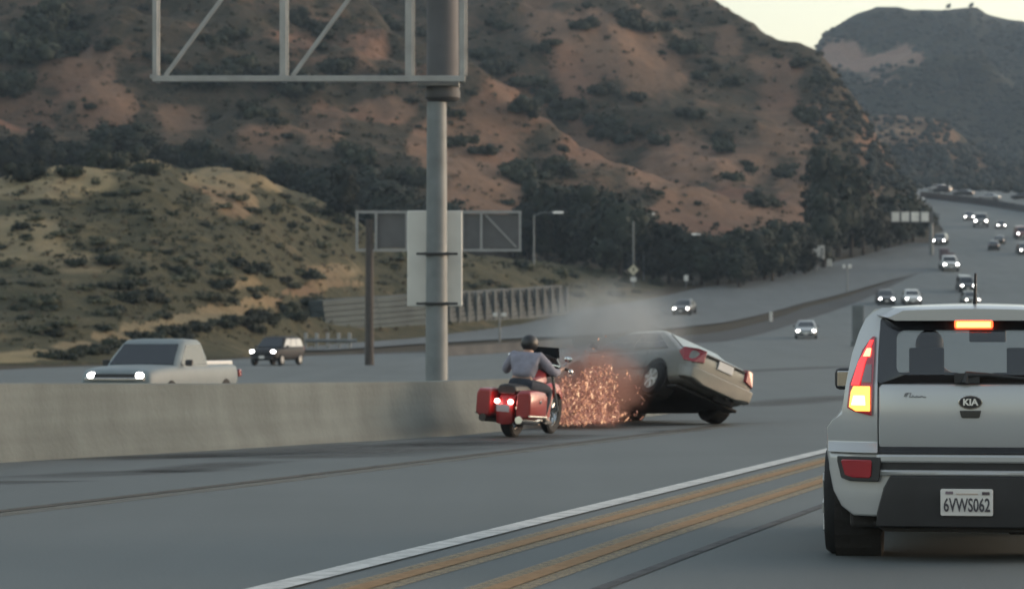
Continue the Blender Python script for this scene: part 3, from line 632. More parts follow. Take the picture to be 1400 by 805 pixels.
# ------------------------------------------------------------------ vehicle materials
TYRE = mat('tyre rubber', (.012, .012, .013), .85, var=.3, scale=6)
RIM = mat('alloy wheel', (.55, .55, .53), .45, .3, var=.12, scale=5)
BLACK = mat('black plastic trim', (.017, .017, .019), .55, var=.25, scale=7)
UNDER = mat('dirty underbody', (.022, .020, .019), .9, var=.4, scale=3, bump=.4)
GLASS = mat('dark car window', (.012, .016, .020), .06, var=.1, spec=.8)
CHROME = mat('chrome trim', (.55, .55, .54), .18, 1.0, var=.08)
PLATE = mat('licence plate white', (.62, .60, .58), .5, var=.06)
HEADL = emit('lit headlight', (1.0, .97, .90), 7.0, (.8, .8, .8))
HEADL_DIM = emit('dim headlight', (1.0, .93, .82), 3.0, (.8, .8, .8))
TAIL_OFF = mat('red tail lens', (.22, .012, .018), .16, var=.15, coat=.6)
TAIL_ON = emit('lit tail lamp', (1.0, .10, .05), 2.2, (.4, .02, .02))
SKIN = mat('skin', (.32, .19, .14), .55, var=.08)

def ring(hw, zb, zm, zt, y, crown=.02):
    h = [(0, zb), (.55 * hw, zb), (.84 * hw, zb + .01), (.965 * hw, zb + .09), (hw, zm), (.985 * hw, zm + (zt - zm) * .55), (.94 * hw, zt - .03), (.84 * hw, zt), (.45 * hw, zt + crown), (0, zt + crown * 1.3)]
    return [(x, y, z) for x, z in h] + [(-x, y, z) for x, z in h[-2:0:-1]]
def rrect(y0, y1, hw, z, r, n=3):
    pts = []
    for cx, cy, a in ((hw - r, y1 - r, 0), (-hw + r, y1 - r, 90), (-hw + r, y0 + r, 180), (hw - r, y0 + r, 270)):
        for k in range(n + 1): t = R(a + 90 * k / n); pts.append((cx + r * math.cos(t), cy + r * math.sin(t), z))
    return pts
KINDS = {
 'sedan': dict(low=[(-2.36, .60, .44, .62, .80), (-2.32, .76, .32, .60, .93), (-2.1, .83, .25, .60, .98), (-1.5, .875, .21, .60, .97), (-.6, .885, .2, .60, .93), (.5, .885, .2, .60, .92), (1.25, .88, .2, .60, .90), (1.8, .86, .21, .57, .82), (2.2, .78, .24, .52, .72), (2.36, .62, .34, .50, .62)],
               cab=[(-1.98, 1.30, .80, .90), (-1.54, .85, .735, 1.12), (-1.06, .42, .64, 1.34), (-.88, .26, .58, 1.405), (-.5, .1, .4, 1.42)], base=(-1.38, 1.42), r=.315, hl=(.62, .64, 2.22), tl=(.66, .78, -2.30), W=1.77),
 'suv': dict(low=[(-2.25, .68, .46, .70, 1.0), (-2.2, .82, .36, .70, 1.08), (-1.8, .88, .30, .72, 1.08), (-.6, .90, .29, .72, 1.06), (.5, .90, .29, .72, 1.05), (1.2, .89, .29, .72, 1.03), (1.75, .87, .30, .68, .98), (2.1, .80, .32, .64, .90), (2.25, .66, .42, .60, .76)],
             cab=[(-2.16, 1.25, .82, 1.03), (-2.05, .92, .77, 1.28), (-1.9, .52, .69, 1.60), (-1.8, .36, .62, 1.67), (-1.5, .1, .4, 1.70)], base=(-1.3, 1.4), r=.35, hl=(.64, .82, 2.13), tl=(.72, .98, -2.18), W=1.82),
 'pickup': dict(low=[(-2.55, .70, .50, .68, .92), (-2.5, .80, .44, .68, .98), (-1.8, .85, .36, .66, .98), (-.6, .86, .33, .66, .97), (.5, .86, .33, .66, .97), (1.1, .86, .33, .66, .97), (1.8, .85, .33, .64, .95), (2.3, .81, .35, .62, .91), (2.5, .76, .38, .60, .86), (2.56, .70, .46, .6, .76)],
             cab=[(-.70, 1.22, .80, .93), (-.66, .98, .765, 1.14), (-.56, .58, .69, 1.42), (-.48, .44, .63, 1.50), (-.3, .2, .4, 1.52)], base=(-1.55, 1.6), r=.34, hl=(.64, .77, 2.50), tl=(.74, .78, -2.54), W=1.72),
}
def car_wheel(parent, x, y, r, w=.2, detail=True, zc=None):
    zc = r if zc is None else zc; s = 1 if x > 0 else -1
    t = MB().lathe([(r * .62, -w / 2), (r * .93, -w / 2), (r, -w / 2 + .03), (r, w / 2 - .03), (r * .93, w / 2), (r * .62, w / 2), (r * .58, 0)], (0, 0, 0), n=24, cap=False).build('tyre' if detail else 'wheel', TYRE, smooth='auto')
    if not detail: t.parent = parent; t.location = (x, y, zc); return t
    wh = MB().lathe([(r * .3, -w * .3), (r * .60, -w * .42), (r * .62, w * .42), (r * .3, w * .3)], (0, 0, 0), n=20).build('wheel', UNDER, parent, smooth='auto'); wh.location = (x, y, zc)
    t.parent = wh
    m = MB(); m.lathe([(r * .64, s * w * .36), (r * .64, s * w * .47), (r * .57, s * w * .48), (r * .56, s * w * .40)], (0, 0, 0), n=24); m.lathe([(r * .19, s * w * .30), (r * .17, s * w * .52), (r * .06, s * w * .54)], (0, 0, 0), n=14)
    for k in range(6):
        a = k * math.pi / 3 + .2; d = Vector((0, math.cos(a), math.sin(a))); e = Vector((0, -math.sin(a), math.cos(a))); c = Vector((s * w * .46, 0, 0))
        m.quadslab([c + d * r * .15 + e * r * .07, c + d * r * .60 + e * r * .10, c + d * r * .60 - e * r * .10, c + d * r * .15 - e * r * .07], .025)
    m.build('rim', RIM, wh, smooth='auto'); return wh
def cab_faces(k):
    b, t = KINDS[k]['cab'][0], KINDS[k]['cab'][2]
    return b, t
def pane(m, q, out=.006, mg=.06):
    """a window panel inset from the four corners q, standing a little proud"""
    q = [Vector(p) for p in q]; c = sum(q, Vector()) / 4; q = [p + (c - p).normalized() * mg for p in q]
    n = (q[1] - q[0]).cross(q[3] - q[0]).normalized(); m.quadslab([p - n * .02 for p in q], .02 + out)
def car(kind, name, label, cat, pm, lights='on', detail=1, group=None, glass=None):
    K = KINDS[kind]; gl = glass or GLASS; o = thing(name, label, cat, group=group)
    b = MB().loft([ring(hw, zb, zm, zt, y) for y, hw, zb, zm, zt in K['low']]).build('body', pm, o, smooth=True, sub=1 + (detail > 1))
    cb = K['cab']
    c = MB().loft([rrect(y0, y1, hw, z, min(.16, hw * .3)) for y0, y1, hw, z in cb]).build('cabin', pm, o, smooth='auto')
    B, T = cb[0], cb[2]; z0, z1 = B[3] + .03, T[3] + .02; tt = (z0 - B[3]) / (T[3] - B[3])
    L = lambda i, t: B[i] + (T[i] - B[i]) * t
    M_ = cb[1]; fw = lambda y, hw, z: (y, hw, z)
    def edge(t):
        A, Bq = (cb[0], cb[1]) if t < .5 else (cb[1], cb[2]); u = (t * 2) % 1.0 if t < 1 else 1.0; u = t * 2 if t < .5 else t * 2 - 1
        return [A[i] + (Bq[i] - A[i]) * u for i in range(4)]
    e0, e1 = edge(.10), edge(.98)
    m = MB(); pane(m, [(-e0[2] + .05, e0[0], e0[3]), (-e1[2] + .05, e1[0], e1[3]), (e1[2] - .05, e1[0], e1[3]), (e0[2] - .05, e0[0], e0[3])], .012, .05); m.build('rear_window', gl, o)
    m = MB(); pane(m, [(e0[2] - .05, e0[1], e0[3]), (e1[2] - .05, e1[1], e1[3]), (-e1[2] + .05, e1[1], e1[3]), (-e0[2] + .05, e0[1], e0[3])], .012, .05); m.build('windshield', gl, o)
    cuts = {'sedan': (.12, .52, .93), 'suv': (.04, .34, .64, .93), 'pickup': (.10, .92)}[kind]
    for s in (1, -1):
        for u0, u1 in zip(cuts, cuts[1:]):
            p = lambda e, u: (s * (e[2] + .004), e[0] + (e[1] - e[0]) * u, e[3])
            q = [p(e0, u0), p(e0, u1), p(e1, u1), p(e1, u0)]
            if s < 0: q = q[::-1]
            m = MB(); pane(m, q, .008, .045); m.build('side_window', gl, o)
    x, z, y = K['hl']; hm = {'on': HEADL, 'dim': HEADL_DIM, 'off': CHROME}[lights]
    for s in (1, -1):
        MB().ball((s * x, y, z), (.135, .08, .085), 12, 8).build('headlight', hm, o, smooth=True)
        tx, tz, ty = K['tl']; MB().box((s * (tx - .02), ty + .02, tz), (.2, .12, .16)).build('taillight', TAIL_OFF, o, bevel=.03)
        MB().box((s * (K['W'] / 2 + .06), e0[1] - .35, z0 + .06), (.16, .10, .13)).build('mirror', BLACK, o, bevel=.03)
    MB().box((0, y + .06, z - .02), (2 * x - .36, .10, .12)).build('grille', BLACK, o, bevel=.02)
    fy = K['low'][-1][0]; MB().box((0, fy - .02, K['low'][-1][2] + .03), (1.3, .12, .14)).build('bumper', BLACK if kind != 'pickup' else CHROME, o, bevel=.04)
    MB().box((0, fy + .06, K['low'][-1][2] + .08), (.32, .02, .15)).build('licence_plate', PLATE, o)
    for s in (1, -1):
        for wy in K['base']: car_wheel(o, s * (K['W'] / 2 - .10), wy, K['r'], detail=detail > 1)
    return o
P_WHITE = paint('white car paint', (.62, .62, .60), .35, .1); P_SILVER = paint('silver car paint', (.40, .41, .41), .35, .5); P_DARK = paint('dark grey car paint', (.045, .048, .052), .3, .4); P_BLACK = paint('black car paint', (.016, .016, .018), .3, .2)
P_TAN = paint('champagne car paint', (.165, .165, .148), .36, .4, .8, (.05, .045, .04)); P_BLUE = paint('blue grey car paint', (.09, .12, .16), .3, .4); P_RED = paint('dark red car paint', (.16, .03, .025), .3, .3)
GT2 = 'oncoming traffic coming down the far hill'
def drop(o, px, py, yaw, fn=G):
    p = hit(px, py, fn) or hit(px, py + 3, fn) or hit(px, py + 6, fn); o.location = p
    s = float(fn(p.x + math.sin(-yaw) * 2, p.y + math.cos(yaw) * 2) - fn(p.x - math.sin(-yaw) * 2, p.y - math.cos(yaw) * 2)) / 4; o.rotation_euler = (math.atan(s), 0, yaw); return o
FACE = math.pi                                           # facing the camera
traffic = [
 ('sedan', 1102, 462, FACE - .10, P_SILVER, 'on', 'silver sedan with bright headlights alone on the road left of the grey crossover', 1.0),
 ('sedan', 936, 429, FACE - .22, P_DARK, 'on', 'dark car with two round headlights alone on the ramp', 1.0),
 ('sedan', 1210, 415, FACE - .05, P_BLACK, 'on', 'black car just above the left roof corner of the grey crossover', 1.0),
 ('sedan', 1246, 415, FACE - .05, P_WHITE, 'on', 'white car beside the black one above the crossover roof', 1.0),
 ('suv', 1320, 398, FACE - .02, P_DARK, 'on', 'dark car right behind the roof antenna of the crossover', .95),
 ('sedan', 1326, 416, FACE - .02, P_TAN, 'dim', 'pale yellowish car half hidden behind the crossover roof', .95),
 ('sedan', 1286, 334, FACE - .25, P_DARK, 'on', 'dark car with glaring headlights below the long white panel sign', 1.0),
 ('suv', 1341, 310, FACE - .15, P_TAN, 'on', 'large tan vehicle with lit headlights high on the far road', 1.15),
 ('sedan', 1325, 301, FACE - .15, P_DARK, 'on', 'dark car just behind the large tan vehicle on the far road', .9),
 ('sedan', 1368, 312, FACE - .10, P_BLACK, 'on', 'tiny black car with lit headlights right of the large tan vehicle', .75),
 ('sedan', 1367, 333, -.20, P_DARK, 'off', 'dark unlit car, the upper of the close pair', .75),
 ('sedan', 1359, 341, -.20, P_BLACK, 'off', 'dark unlit car, the lower of the close pair', .8),
 ('suv', 1396, 326, FACE - .05, P_RED, 'on', 'dark red car with lit headlights at the right edge, upper one', .95),
 ('sedan', 1400, 347, FACE - .05, P_BLACK, 'on', 'black car at the right edge whose headlights glow on the road', .95),
 ('suv', 1288, 264, .9, P_DARK, 'off', 'tiny dark car at the left end of the far crest', .9),
 ('sedan', 1317, 268, 1.0, P_BLACK, 'off', 'tiny black car in the middle of the far crest', .9),
 ('sedan', 1352, 274, 1.1, P_SILVER, 'off', 'tiny silver car on the far crest', .9),
 ('sedan', 1398, 273, 1.1, P_BLACK, 'off', 'tiny dark car at the right end of the far crest', .9),
 ('suv', 1281, 262, .9, P_WHITE, 'off', 'tiny pale van at the left end of the far crest', .9),
]
protos = {}
for kind, px, py, yaw, pm, li, label, sc in traffic:
    k = (kind, pm.name, li)
    if k not in protos: o = protos[k] = car(kind, 'car', label, 'car', pm, li, 1, GT2)
    else: o = dup(protos[k], (0, 0, 0), 0, label, GT2)
    drop(o, px, py, yaw); o.scale = (sc, sc, sc)
# far pickup with a load
o = car('pickup', 'pickup_truck', 'white pickup truck carrying a tall load, coming down the far road', 'pickup truck', P_WHITE, 'on', 1); drop(o, 1297, 369, FACE - .05); o.scale = (1.12, 1.12, 1.12)
ld = MB().box((.35, -1.5, 1.55), (.9, 1.5, 1.15)); ld.box((-.4, -1.7, 1.3), (.6, 1.0, .7)); tag(ld.build('cargo', mat('purple brown tarp', (.10, .075, .085), .8, var=.3, scale=2), smooth='auto', bevel=.06), 'brown wrapped load on the bed of the far white pickup', 'cargo')
lo = bpy.data.objects['cargo']; lo.location = o.location; lo.rotation_euler = o.rotation_euler; lo.scale = o.scale
PALEGL = mat('painted sky reflection', (.42, .43, .43), .2, var=.1)  # sky reflection painted in as a pale window colour
# the two oncoming vehicles at the left
o = car('pickup', 'pickup_truck', 'pale grey pickup truck with dark windshield passing behind the concrete barrier', 'pickup truck', mat('grey blue pickup paint', (.17, .20, .21), .5, var=.06, spec=.35), 'on', 2)
p = at(222, 560, 61.5); o.location = (p.x, 61.5, float(G(p.x, 61.5)) + .15); o.rotation_euler = (0, 0, math.pi - R(15))
[setattr(c, 'scale', (.8, 1, .8)) or setattr(c, 'location', (0, 0, .15)) for c in o.children if c.name.startswith('headlight')]
MB().box((0, 2.585, .70), (1.3, .06, .06)).build('grille_bar', CHROME, o, bevel=.015)
for s in (1, -1): MB().box((s * .62, -1.55, 1.0), (.07, 1.78, .10)).build('bed_rail', P_WHITE, o, bevel=.02)
o = car('suv', 'car', 'black car with pale side windows and bright headlights behind the pickup', 'car', mat('faded black paint', (.012, .012, .014), .55, var=.2, spec=.25), 'on', 2); drop(o, 379, 499, math.pi - R(18)); o.scale = (.95, .95, .92)
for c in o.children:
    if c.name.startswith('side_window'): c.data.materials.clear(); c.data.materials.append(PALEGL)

# ------------------------------------------------------------------ the sedan tipped up on its two right wheels
def cut_arches(o, centres, r):
    m = MB()
    for x, y, z in centres: m.cyl((x - .22, y, z), (x + .22, y, z), r, n=28)
    k = m.build('arch_cutter', None)
    for s in list(o.modifiers): pass
    b = o.modifiers.new('arch', 'BOOLEAN'); b.operation = 'DIFFERENCE'; b.object = k; b.solver = 'EXACT'
    baked(o); bpy.data.objects.remove(k)
wreck = car('sedan', 'sedan', 'champagne sedan tipped up on its right wheels beside the sparks', 'car', P_TAN, 'off', 2, glass=mat('sedan window', (.035, .045, .055), .12, var=.15, spec=.7))
bod = [c for c in wreck.children if c.name.startswith('body')][0]
K = KINDS['sedan']; cut_arches(bod, [(s * .86, y, .335) for s in (1, -1) for y in K['base']], .385); bod.data.set_sharp_from_angle(angle=R(40))
for c in list(wreck.children):
    if c.name.split('.')[0] in ('taillight', 'licence_plate'): bpy.data.objects.remove(c)
for s in (1, -1):
    sk = [(.30, .76), (.815, .71), (.80, .84), (.70, .93), (.47, .94)]
    m = MB(); tri = [(.50, -2.37, .72), (.72, -2.34, .67), (.835, -2.14, .68), (.875, -1.98, .84), (.845, -2.08, .94), (.66, -2.30, .955), (.50, -2.36, .95)]
    tri = [(s * (x + .015), y - .03, z) for x, y, z in tri]; n = len(tri); m.add(tri + [(x * .9, y + .1, z) for x, y, z in tri], [tuple(range(n)), tuple(range(2 * n - 1, n - 1, -1))] + [(i, (i + 1) % n, n + (i + 1) % n, n + i) for i in range(n)])
    m.build('taillight', TAIL_OFF, wreck, bevel=.012)
    MB().box((s * .885, -.02, .80), (.02, .20, .03)).build('door_handle', P_TAN, wreck, bevel=.008)
    MB().box((s * .886, .05, .52), (.012, 2.2, .05)).build('side_moulding', BLACK, wreck, bevel=.004)
    for y in (-.98, .02, .98): MB().box((s * .888, y, .60), (.004, .012, .58)).build('door_seam', BLACK, wreck)
MB().box((0, -2.375, .80), (.36, .03, .16)).build('licence_plate', PLATE, wreck, bevel=.006)
MB().box((0, -2.36, .89), (.95, .04, .035)).build('trunk_trim', BLACK, wreck, bevel=.008)
m = MB(); m.loft([[(x * w, y, z) for x, z in ((-1, .50), (-.97, .36), (-.6, .30), (.6, .30), (.97, .36), (1, .50), (1.0, .58), (-1.0, .58))] for y, w in ((-2.42, .66), (-2.40, .74), (-2.28, .83), (-2.10, .862))]).build('bumper', P_TAN, wreck, smooth='auto', bevel=.03)
m = MB(); m.box((0, 0, .20), (1.50, 4.1, .06)); m.cyl((.25, -2.35, .27), (.25, .8, .22), .04); m.cyl((.05, -2.2, .27), (.45, -2.2, .27), .09); m.cyl((-.72, -1.38, .31), (.72, -1.38, .31), .045); m.cyl((-.72, 1.42, .31), (.72, 1.42, .31), .04); m.box((0, 1.5, .2), (.8, .9, .14)); m.box((0, -.4, .22), (.3, 2.6, .1)); m.build('underbody', UNDER, wreck, bevel=.02)
for s in (1, -1):
    for y in K['base']: MB().lathe([(.375, -.28), (.375, -.02), (.30, -.02), (.30, -.28)] if s > 0 else [(.375, .28), (.375, .02), (.30, .02), (.30, .28)], (s * .84, y, .335), n=24).build('wheel_well', UNDER, wreck)
ROLL, HEAD, WS = R(20.5), R(32), .85
p = hit(981, 579); wreck.rotation_euler = (R(-1.5), ROLL, HEAD)
M = Matrix.Rotation(HEAD, 3, 'Z') @ Matrix.Rotation(ROLL, 3, 'Y') @ Matrix.Rotation(R(-1.5), 3, 'X')
wreck.location = p - M @ (Vector((.86, -1.38, .0)) * WS); wreck.scale = (WS, WS, WS)
for c in wreck.children:
    if c.name.startswith('wheel') and 'well' not in c.name and c.location.x < 0: c.location.z -= .02; c.location.x -= .03
# ------------------------------------------------------------------ the silver crossover in front
def lin(tab):
    zs = [t[0] for t in tab]; return (lambda z: float(np.interp(z, zs, [t[1] for t in tab]))), (lambda z: float(np.interp(z, zs, [t[2] for t in tab]))), zs[0], zs[-1]
def ys_(x, z, off=0.0):
    a = abs(x); y = .06 + 1.15 * max(0, a - .42) ** 2 + .035 * a * a
    if z > 1.06: y += (z - 1.06) * .34
    elif z > .66: y += .028 * ((z - .88) / .2) ** 2 - .028
    else: y -= .075 - .05 * max(0, (.40 - z)) * 2
    return y + off
def skin(name, tab, m, parent, off=0.0, th=.03, nx=10, nz=8, bevel=.006, ysf=ys_, **k):
    """a panel of the rear: outline by height (z, x left, x right), front face on the rear surface, thickness forwards"""
    l, r, z0, z1 = lin(tab); zs = sorted(set([round(z0 + (z1 - z0) * i / nz, 5) for i in range(nz + 1)] + [round(t[0], 5) for t in tab])); V = []; n = nx + 1
    for s in (0, 1):
        for z in zs:
            for i in range(n): x = l(z) + (r(z) - l(z)) * i / nx; V.append((x, ysf(x, z, off) + s * th, z))
    H = len(zs); N = H * n; f = []
    for a in range(H - 1):
        for i in range(nx): q = (a * n + i, a * n + i + 1, (a + 1) * n + i + 1, (a + 1) * n + i); f += [q, tuple(N + j for j in q[::-1])]
    edge = [i for i in range(n)] + [a * n + n - 1 for a in range(1, H)] + [(H - 1) * n + i for i in range(n - 2, -1, -1)] + [a * n for a in range(H - 2, 0, -1)]
    for i in range(len(edge)): j = (i + 1) % len(edge); f.append((edge[j], edge[i], N + edge[i], N + edge[j]))
    return MB().add(V, f).build(name, m, parent, smooth='auto', bevel=bevel, **k)
P_KIA = paint('silver crossover paint', (.41, .42, .43), .28, .22, .6)
K_LOC = at(1327, 700, 17.46); K_YAW = -R(9.3)
kia = thing('crossover_car', 'silver grey crossover car seen from behind with lit brake lights, nearest vehicle', 'car', (K_LOC.x, 17.46, 0), K_YAW)
def krow(y, k, zt):
    h = [(0, .33), (.58, .33), (.76, .36), (.845, .46), (.885, .62), (.885, .76), (.862, .835), (.80, .885), (.772, .98), (.752, zt), (.6, zt + .004), (0, zt + .01)]
    return [(x * k, y, z) for x, z in h] + [(-x * k, y, z) for x, z in h[-2:0:-1]]
kb = MB().loft([krow(y, k, zt) for y, k, zt in ((.26, .93, 1.05), (.34, .972, 1.05), (.50, 1.0, 1.05), (.75, 1.012, 1.05), (1.1, 1.0, 1.05), (1.6, .99, 1.05), (2.6, .99, 1.05), (3.0, .99, 1.04), (3.4, .985, 1.02), (3.75, .95, .97), (3.98, .84, .9), (4.08, .66, .82))]).build('body', P_KIA, kia, smooth=True, sub=1)
cut_arches(kb, [(s * .86, y, .335) for s in (1, -1) for y in (.78, 3.33)], .40); kb.data.set_sharp_from_angle(angle=R(40))
TUB = mat('dark cabin lining', (.02, .02, .022), .9, var=.2)
MB().box((0, 1.75, 1.062), (1.40, 2.7, .014)).build('cabin_floor', TUB, kia)
m = MB(); m.box((0, 2.95, 1.06), (1.36, .5, .06)); m.build('dashboard', TUB, kia, bevel=.02)
# greenhouse: roof, sides with dark windows, windshield pillars and glass
def kside(z): return float(np.interp(z, [1.05, 1.10, 1.25, 1.40, 1.48, 1.53], [.752, .745, .715, .668, .628, .57]))
for s in (1, -1):
    zs = [1.05, 1.12, 1.25, 1.38, 1.47, 1.525]; fy = [3.05, 2.92, 2.70, 2.48, 2.33, 2.22]; ry = [.24, .26, .30, .34, .36, .36]
    V = [(s * (kside(z) - d), y, z) for d in (0, .05) for z, a, b in zip(zs, ry, fy) for y in (a, b)]
    n = 2 * len(zs); f = []
    for i in range(len(zs) - 1): q = (2 * i, 2 * i + 1, 2 * i + 3, 2 * i + 2); f += [q, tuple(n + j for j in q[::-1])]
    e = [0, 1] + [2 * i + 1 for i in range(1, len(zs))] + [2 * i for i in range(len(zs) - 1, 0, -1)]
    for i in range(len(e)): j = (i + 1) % len(e); f.append((e[j], e[i], n + e[i], n + e[j]))
    MB().add(V, f).build('side_frame', P_KIA, kia, smooth='auto')
    for y0, y1 in ((.62, 1.02), (1.10, 1.85), (1.95, 2.62)):
        zz = [1.09, 1.2, 1.32, 1.44]; V = [(s * (kside(z) + d), (y0 if c == 0 else min(y1, 2.98 - (z - 1.05) * 1.72 - .12)), z) for d in (-.02, .006) for z in zz for c in (0, 1)]; n = 8; f = []
        for i in range(3): q = (2 * i, 2 * i + 1, 2 * i + 3, 2 * i + 2); f += [q, tuple(n + j for j in q[::-1])]
        e = [0, 1, 3, 5, 7, 6, 4, 2]
        for i in range(8): j = (i + 1) % 8; f.append((e[j], e[i], n + e[i], n + e[j]))
        MB().add(V, f).build('side_window', GLASS, kia, smooth='auto')
    mi = MB().box((s * .868, 2.66, 1.07), (.15, .10, .15)).build('mirror', BLACK, kia, bevel=.035)
    MB().box((s * .868, 2.605, 1.07), (.112, .012, .108)).build('mirror_glass', CHROME, mi, bevel=.01)
def rrow(y, w, z, c): return [(w * t, y, z + c * (1 - t * t) - (.035 if abs(t) > .95 else 0)) for t in (-1, -.96, -.8, -.5, -.2, 0, .2, .5, .8, .96, 1)] + [(w * t, y, z - .055) for t in (.9, 0, -.9)]
MB().loft([rrow(y, w, z, c) for y, w, z, c in ((.12, .50, 1.505, .015), (.17, .545, 1.517, .02), (.36, .59, 1.527, .025), (1.2, .60, 1.54, .03), (2.0, .59, 1.53, .03), (2.38, .57, 1.50, .025))]).build('roof', P_KIA, kia, smooth='auto')
WG = tinted_glass('windshield glass', (.95, .97, .96))
m = MB(); m.quadslab([(-.66, 3.0, 1.07), (.66, 3.0, 1.07), (.55, 2.36, 1.47), (-.55, 2.36, 1.47)], .006); m.build('windshield', WG, kia)
# rear: tailgate, quarter panels, window
skin('tailgate', [(.668, -.535, .535), (.685, -.546, .546), (1.045, -.545, .545), (1.068, -.53, .53)], P_KIA, kia, 0, .05, nx=14, bevel=.01)
gap = skin('tailgate_gap', [(.655, -.556, .556), (1.075, -.556, .556)], BLACK, kia, .022, .02, nx=14, bevel=0)
for s in (-1, 1):
    tab = [(.655, .86, .552), (.80, .868, .552), (.845, .835, .552), (.885, .775, .552), (1.06, .75, .552), (1.25, .712, .548), (1.38, .668, .54), (1.455, .632, .53), (1.50, .585, .50), (1.53, .53, .44)]
    tab = [(z, -a, -b) if s < 0 else (z, b, a) for z, a, b in tab]
    skin('quarter_panel', tab, P_KIA, kia, .006, .09, nx=8, nz=14, bevel=.008)
    T = [(.88, .60, .588), (.90, .69, .587), (.924, .741, .586), (1.07, .724, .58), (1.275, .648, .572), (1.34, .60, .57), (1.356, .585, .572)]
    fl = lambda t: [(z, -a, -b) if s < 0 else (z, b, a) for z, a, b in t]
    tl = skin('taillight', fl(T), mat('red tail lamp lens', (.30, .014, .03), .14, var=.15, coat=.7), kia, -.012, .03, nx=6, nz=10, bevel=.004)
    skin('lit_lamp', fl([(.905, .685, .598), (.93, .727, .598), (1.02, .716, .598), (1.055, .70, .598)]), emit('amber brake lamp', (1.0, .30, .05), .8, (.7, .2, .06)), tl, -.020, .012, nx=5, nz=6, bevel=.004)
    skin('lit_lamp', fl([(.94, .715, .625), (1.0, .70, .63)]), emit('hot spot of the brake lamp', (1.0, .66, .22), 1.0, (.8, .6, .3)), tl, -.024, .012, nx=4, nz=4, bevel=.004)
    skin('clear_lens', fl([(1.075, .655, .59), (1.19, .625, .588)]), mat('smoky clear lens', (.20, .13, .14), .2, var=.2, coat=.6), tl, -.016, .012, nx=4, nz=4, bevel=.004)
    skin('red_lamp', fl([(1.06, .715, .663), (1.20, .672, .628), (1.335, .60, .578)]), emit('glowing red lamp', (1.0, .03, .03), .55, (.5, .02, .03)), tl, -.018, .012, nx=4, nz=6, bevel=.004)
    skin('red_lamp', fl([(1.235, .645, .60), (1.285, .62, .592)]), emit('bright red lamp', (1.0, .16, .08), 1.6, (.5, .05, .03)), tl, -.022, .012, nx=4, nz=3, bevel=.004)
    rf = skin('reflector', fl([(.485, .72, .545), (.50, .775, .54), (.60, .80, .53), (.632, .80, .53)]), BLACK, kia, -.006, .03, nx=6, nz=5, bevel=.006)
    skin('red_lens', fl([(.505, .70, .60), (.52, .752, .59), (.60, .775, .585), (.614, .77, .59)]), mat('red reflector', (.30, .012, .022), .2, var=.2, coat=.5), rf, -.014, .02, nx=5, nz=5, bevel=.006)
# rear window: black border, tinted pane, brake light, wiper
def rpath(x, z0, z1, r, tp=0.0, n=8):
    P = []
    for cx, cz, a in ((x - r, z1 - r, 0), (-x + r, z1 - r, 90), (-x + r, z0 + r, 180), (x - r, z0 + r, 270)):
        for k in range(n + 1): t = R(a + 90 * k / n); q = cx + r * math.cos(t); z = cz + r * math.sin(t); P.append((q * (1 - tp * (z - z0)), z))
    return P
o_, i_ = rpath(.552, 1.072, 1.468, .02, .06), rpath(.44, 1.125, 1.392, .05, .0)
n = len(o_); V = [(x, ys_(x, z, d), z) for d in (.002, .014) for P in (o_, i_) for x, z in P]; f = []
for k in range(n): j = (k + 1) % n; f += [(k, j, n + j, n + k), (2 * n + j, 2 * n + k, 3 * n + k, 3 * n + j), (j, k, 2 * n + k, 2 * n + j), (n + k, n + j, 3 * n + j, 3 * n + k)]
frit = mat('black window border', (.010, .011, .014), .08, var=.1, spec=.7)
rw = MB().add(V, f).build('rear_window', frit, kia)
P = rpath(.47, 1.10, 1.42, .05, 0); MB().add([(x, ys_(x, z, .016), z) for x, z in P], [tuple(range(len(P)))]).build('pane', tinted_glass('tinted rear glass', (.80, .82, .84), 1.9), rw)
skin('brake_light', [(1.402, -.085, .125), (1.412, -.095, .135), (1.444, -.095, .135), (1.452, -.088, .128)], emit('high brake light rim', (1.0, .07, .02), 1.3, (.5, .05, .02)), kia, -.016, .02, nx=6, nz=3, bevel=.004)
hb = bpy.data.objects['brake_light']
skin('bulb_row', [(1.411, -.08, .12), (1.443, -.08, .12)], emit('amber brake light', (1.0, .45, .06), 1.6, (.8, .4, .1)), hb, -.021, .012, nx=6, nz=3, bevel=.003)
m = MB(); m.tube([(-.03, -.03 + ys_(0, 1.1), 1.075), (-.02, ys_(0, 1.13) - .035, 1.125), (.1, ys_(.1, 1.13) - .03, 1.125), (.30, ys_(.3, 1.11) - .025, 1.105), (.46, ys_(.46, 1.1) - .02, 1.095)], [.028, .024, .013, .009, .007]); m.box((-.02, ys_(0, 1.10) - .02, 1.105), (.15, .03, .06)); m.build('rear_wiper', BLACK, kia, bevel=.006)
# bumper
skin('bumper', [(.275, -.70, .70), (.33, -.775, .775), (.42, -.825, .825), (.55, -.852, .852), (.64, -.855, .855), (.652, -.85, .85)], P_KIA, kia, .03, .10, nx=20, nz=10, bevel=.012)
skin('bumper_step', [(.60, -.56, .56), (.648, -.56, .56)], P_KIA, kia, -.005, .05, nx=14, nz=3, bevel=.012)
skin('bumper_groove', [(.556, -.545, .545), (.603, -.56, .56)], BLACK, kia, .016, .03, nx=14, nz=3, bevel=.004)
skin('bumper_insert', [(.215, -.56, .56), (.30, -.556, .556), (.45, -.515, .515), (.522, -.475, .475)], BLACK, kia, .0, .08, nx=14, nz=6, bevel=.008)
skin('bumper_step', [(.522, -.545, .545), (.557, -.55, .55)], P_KIA, kia, .004, .05, nx=14, nz=3, bevel=.012)
skin('lower_valance', [(.185, -.52, .52), (.24, -.58, .58)], UNDER, kia, .05, .10, nx=10, nz=3)
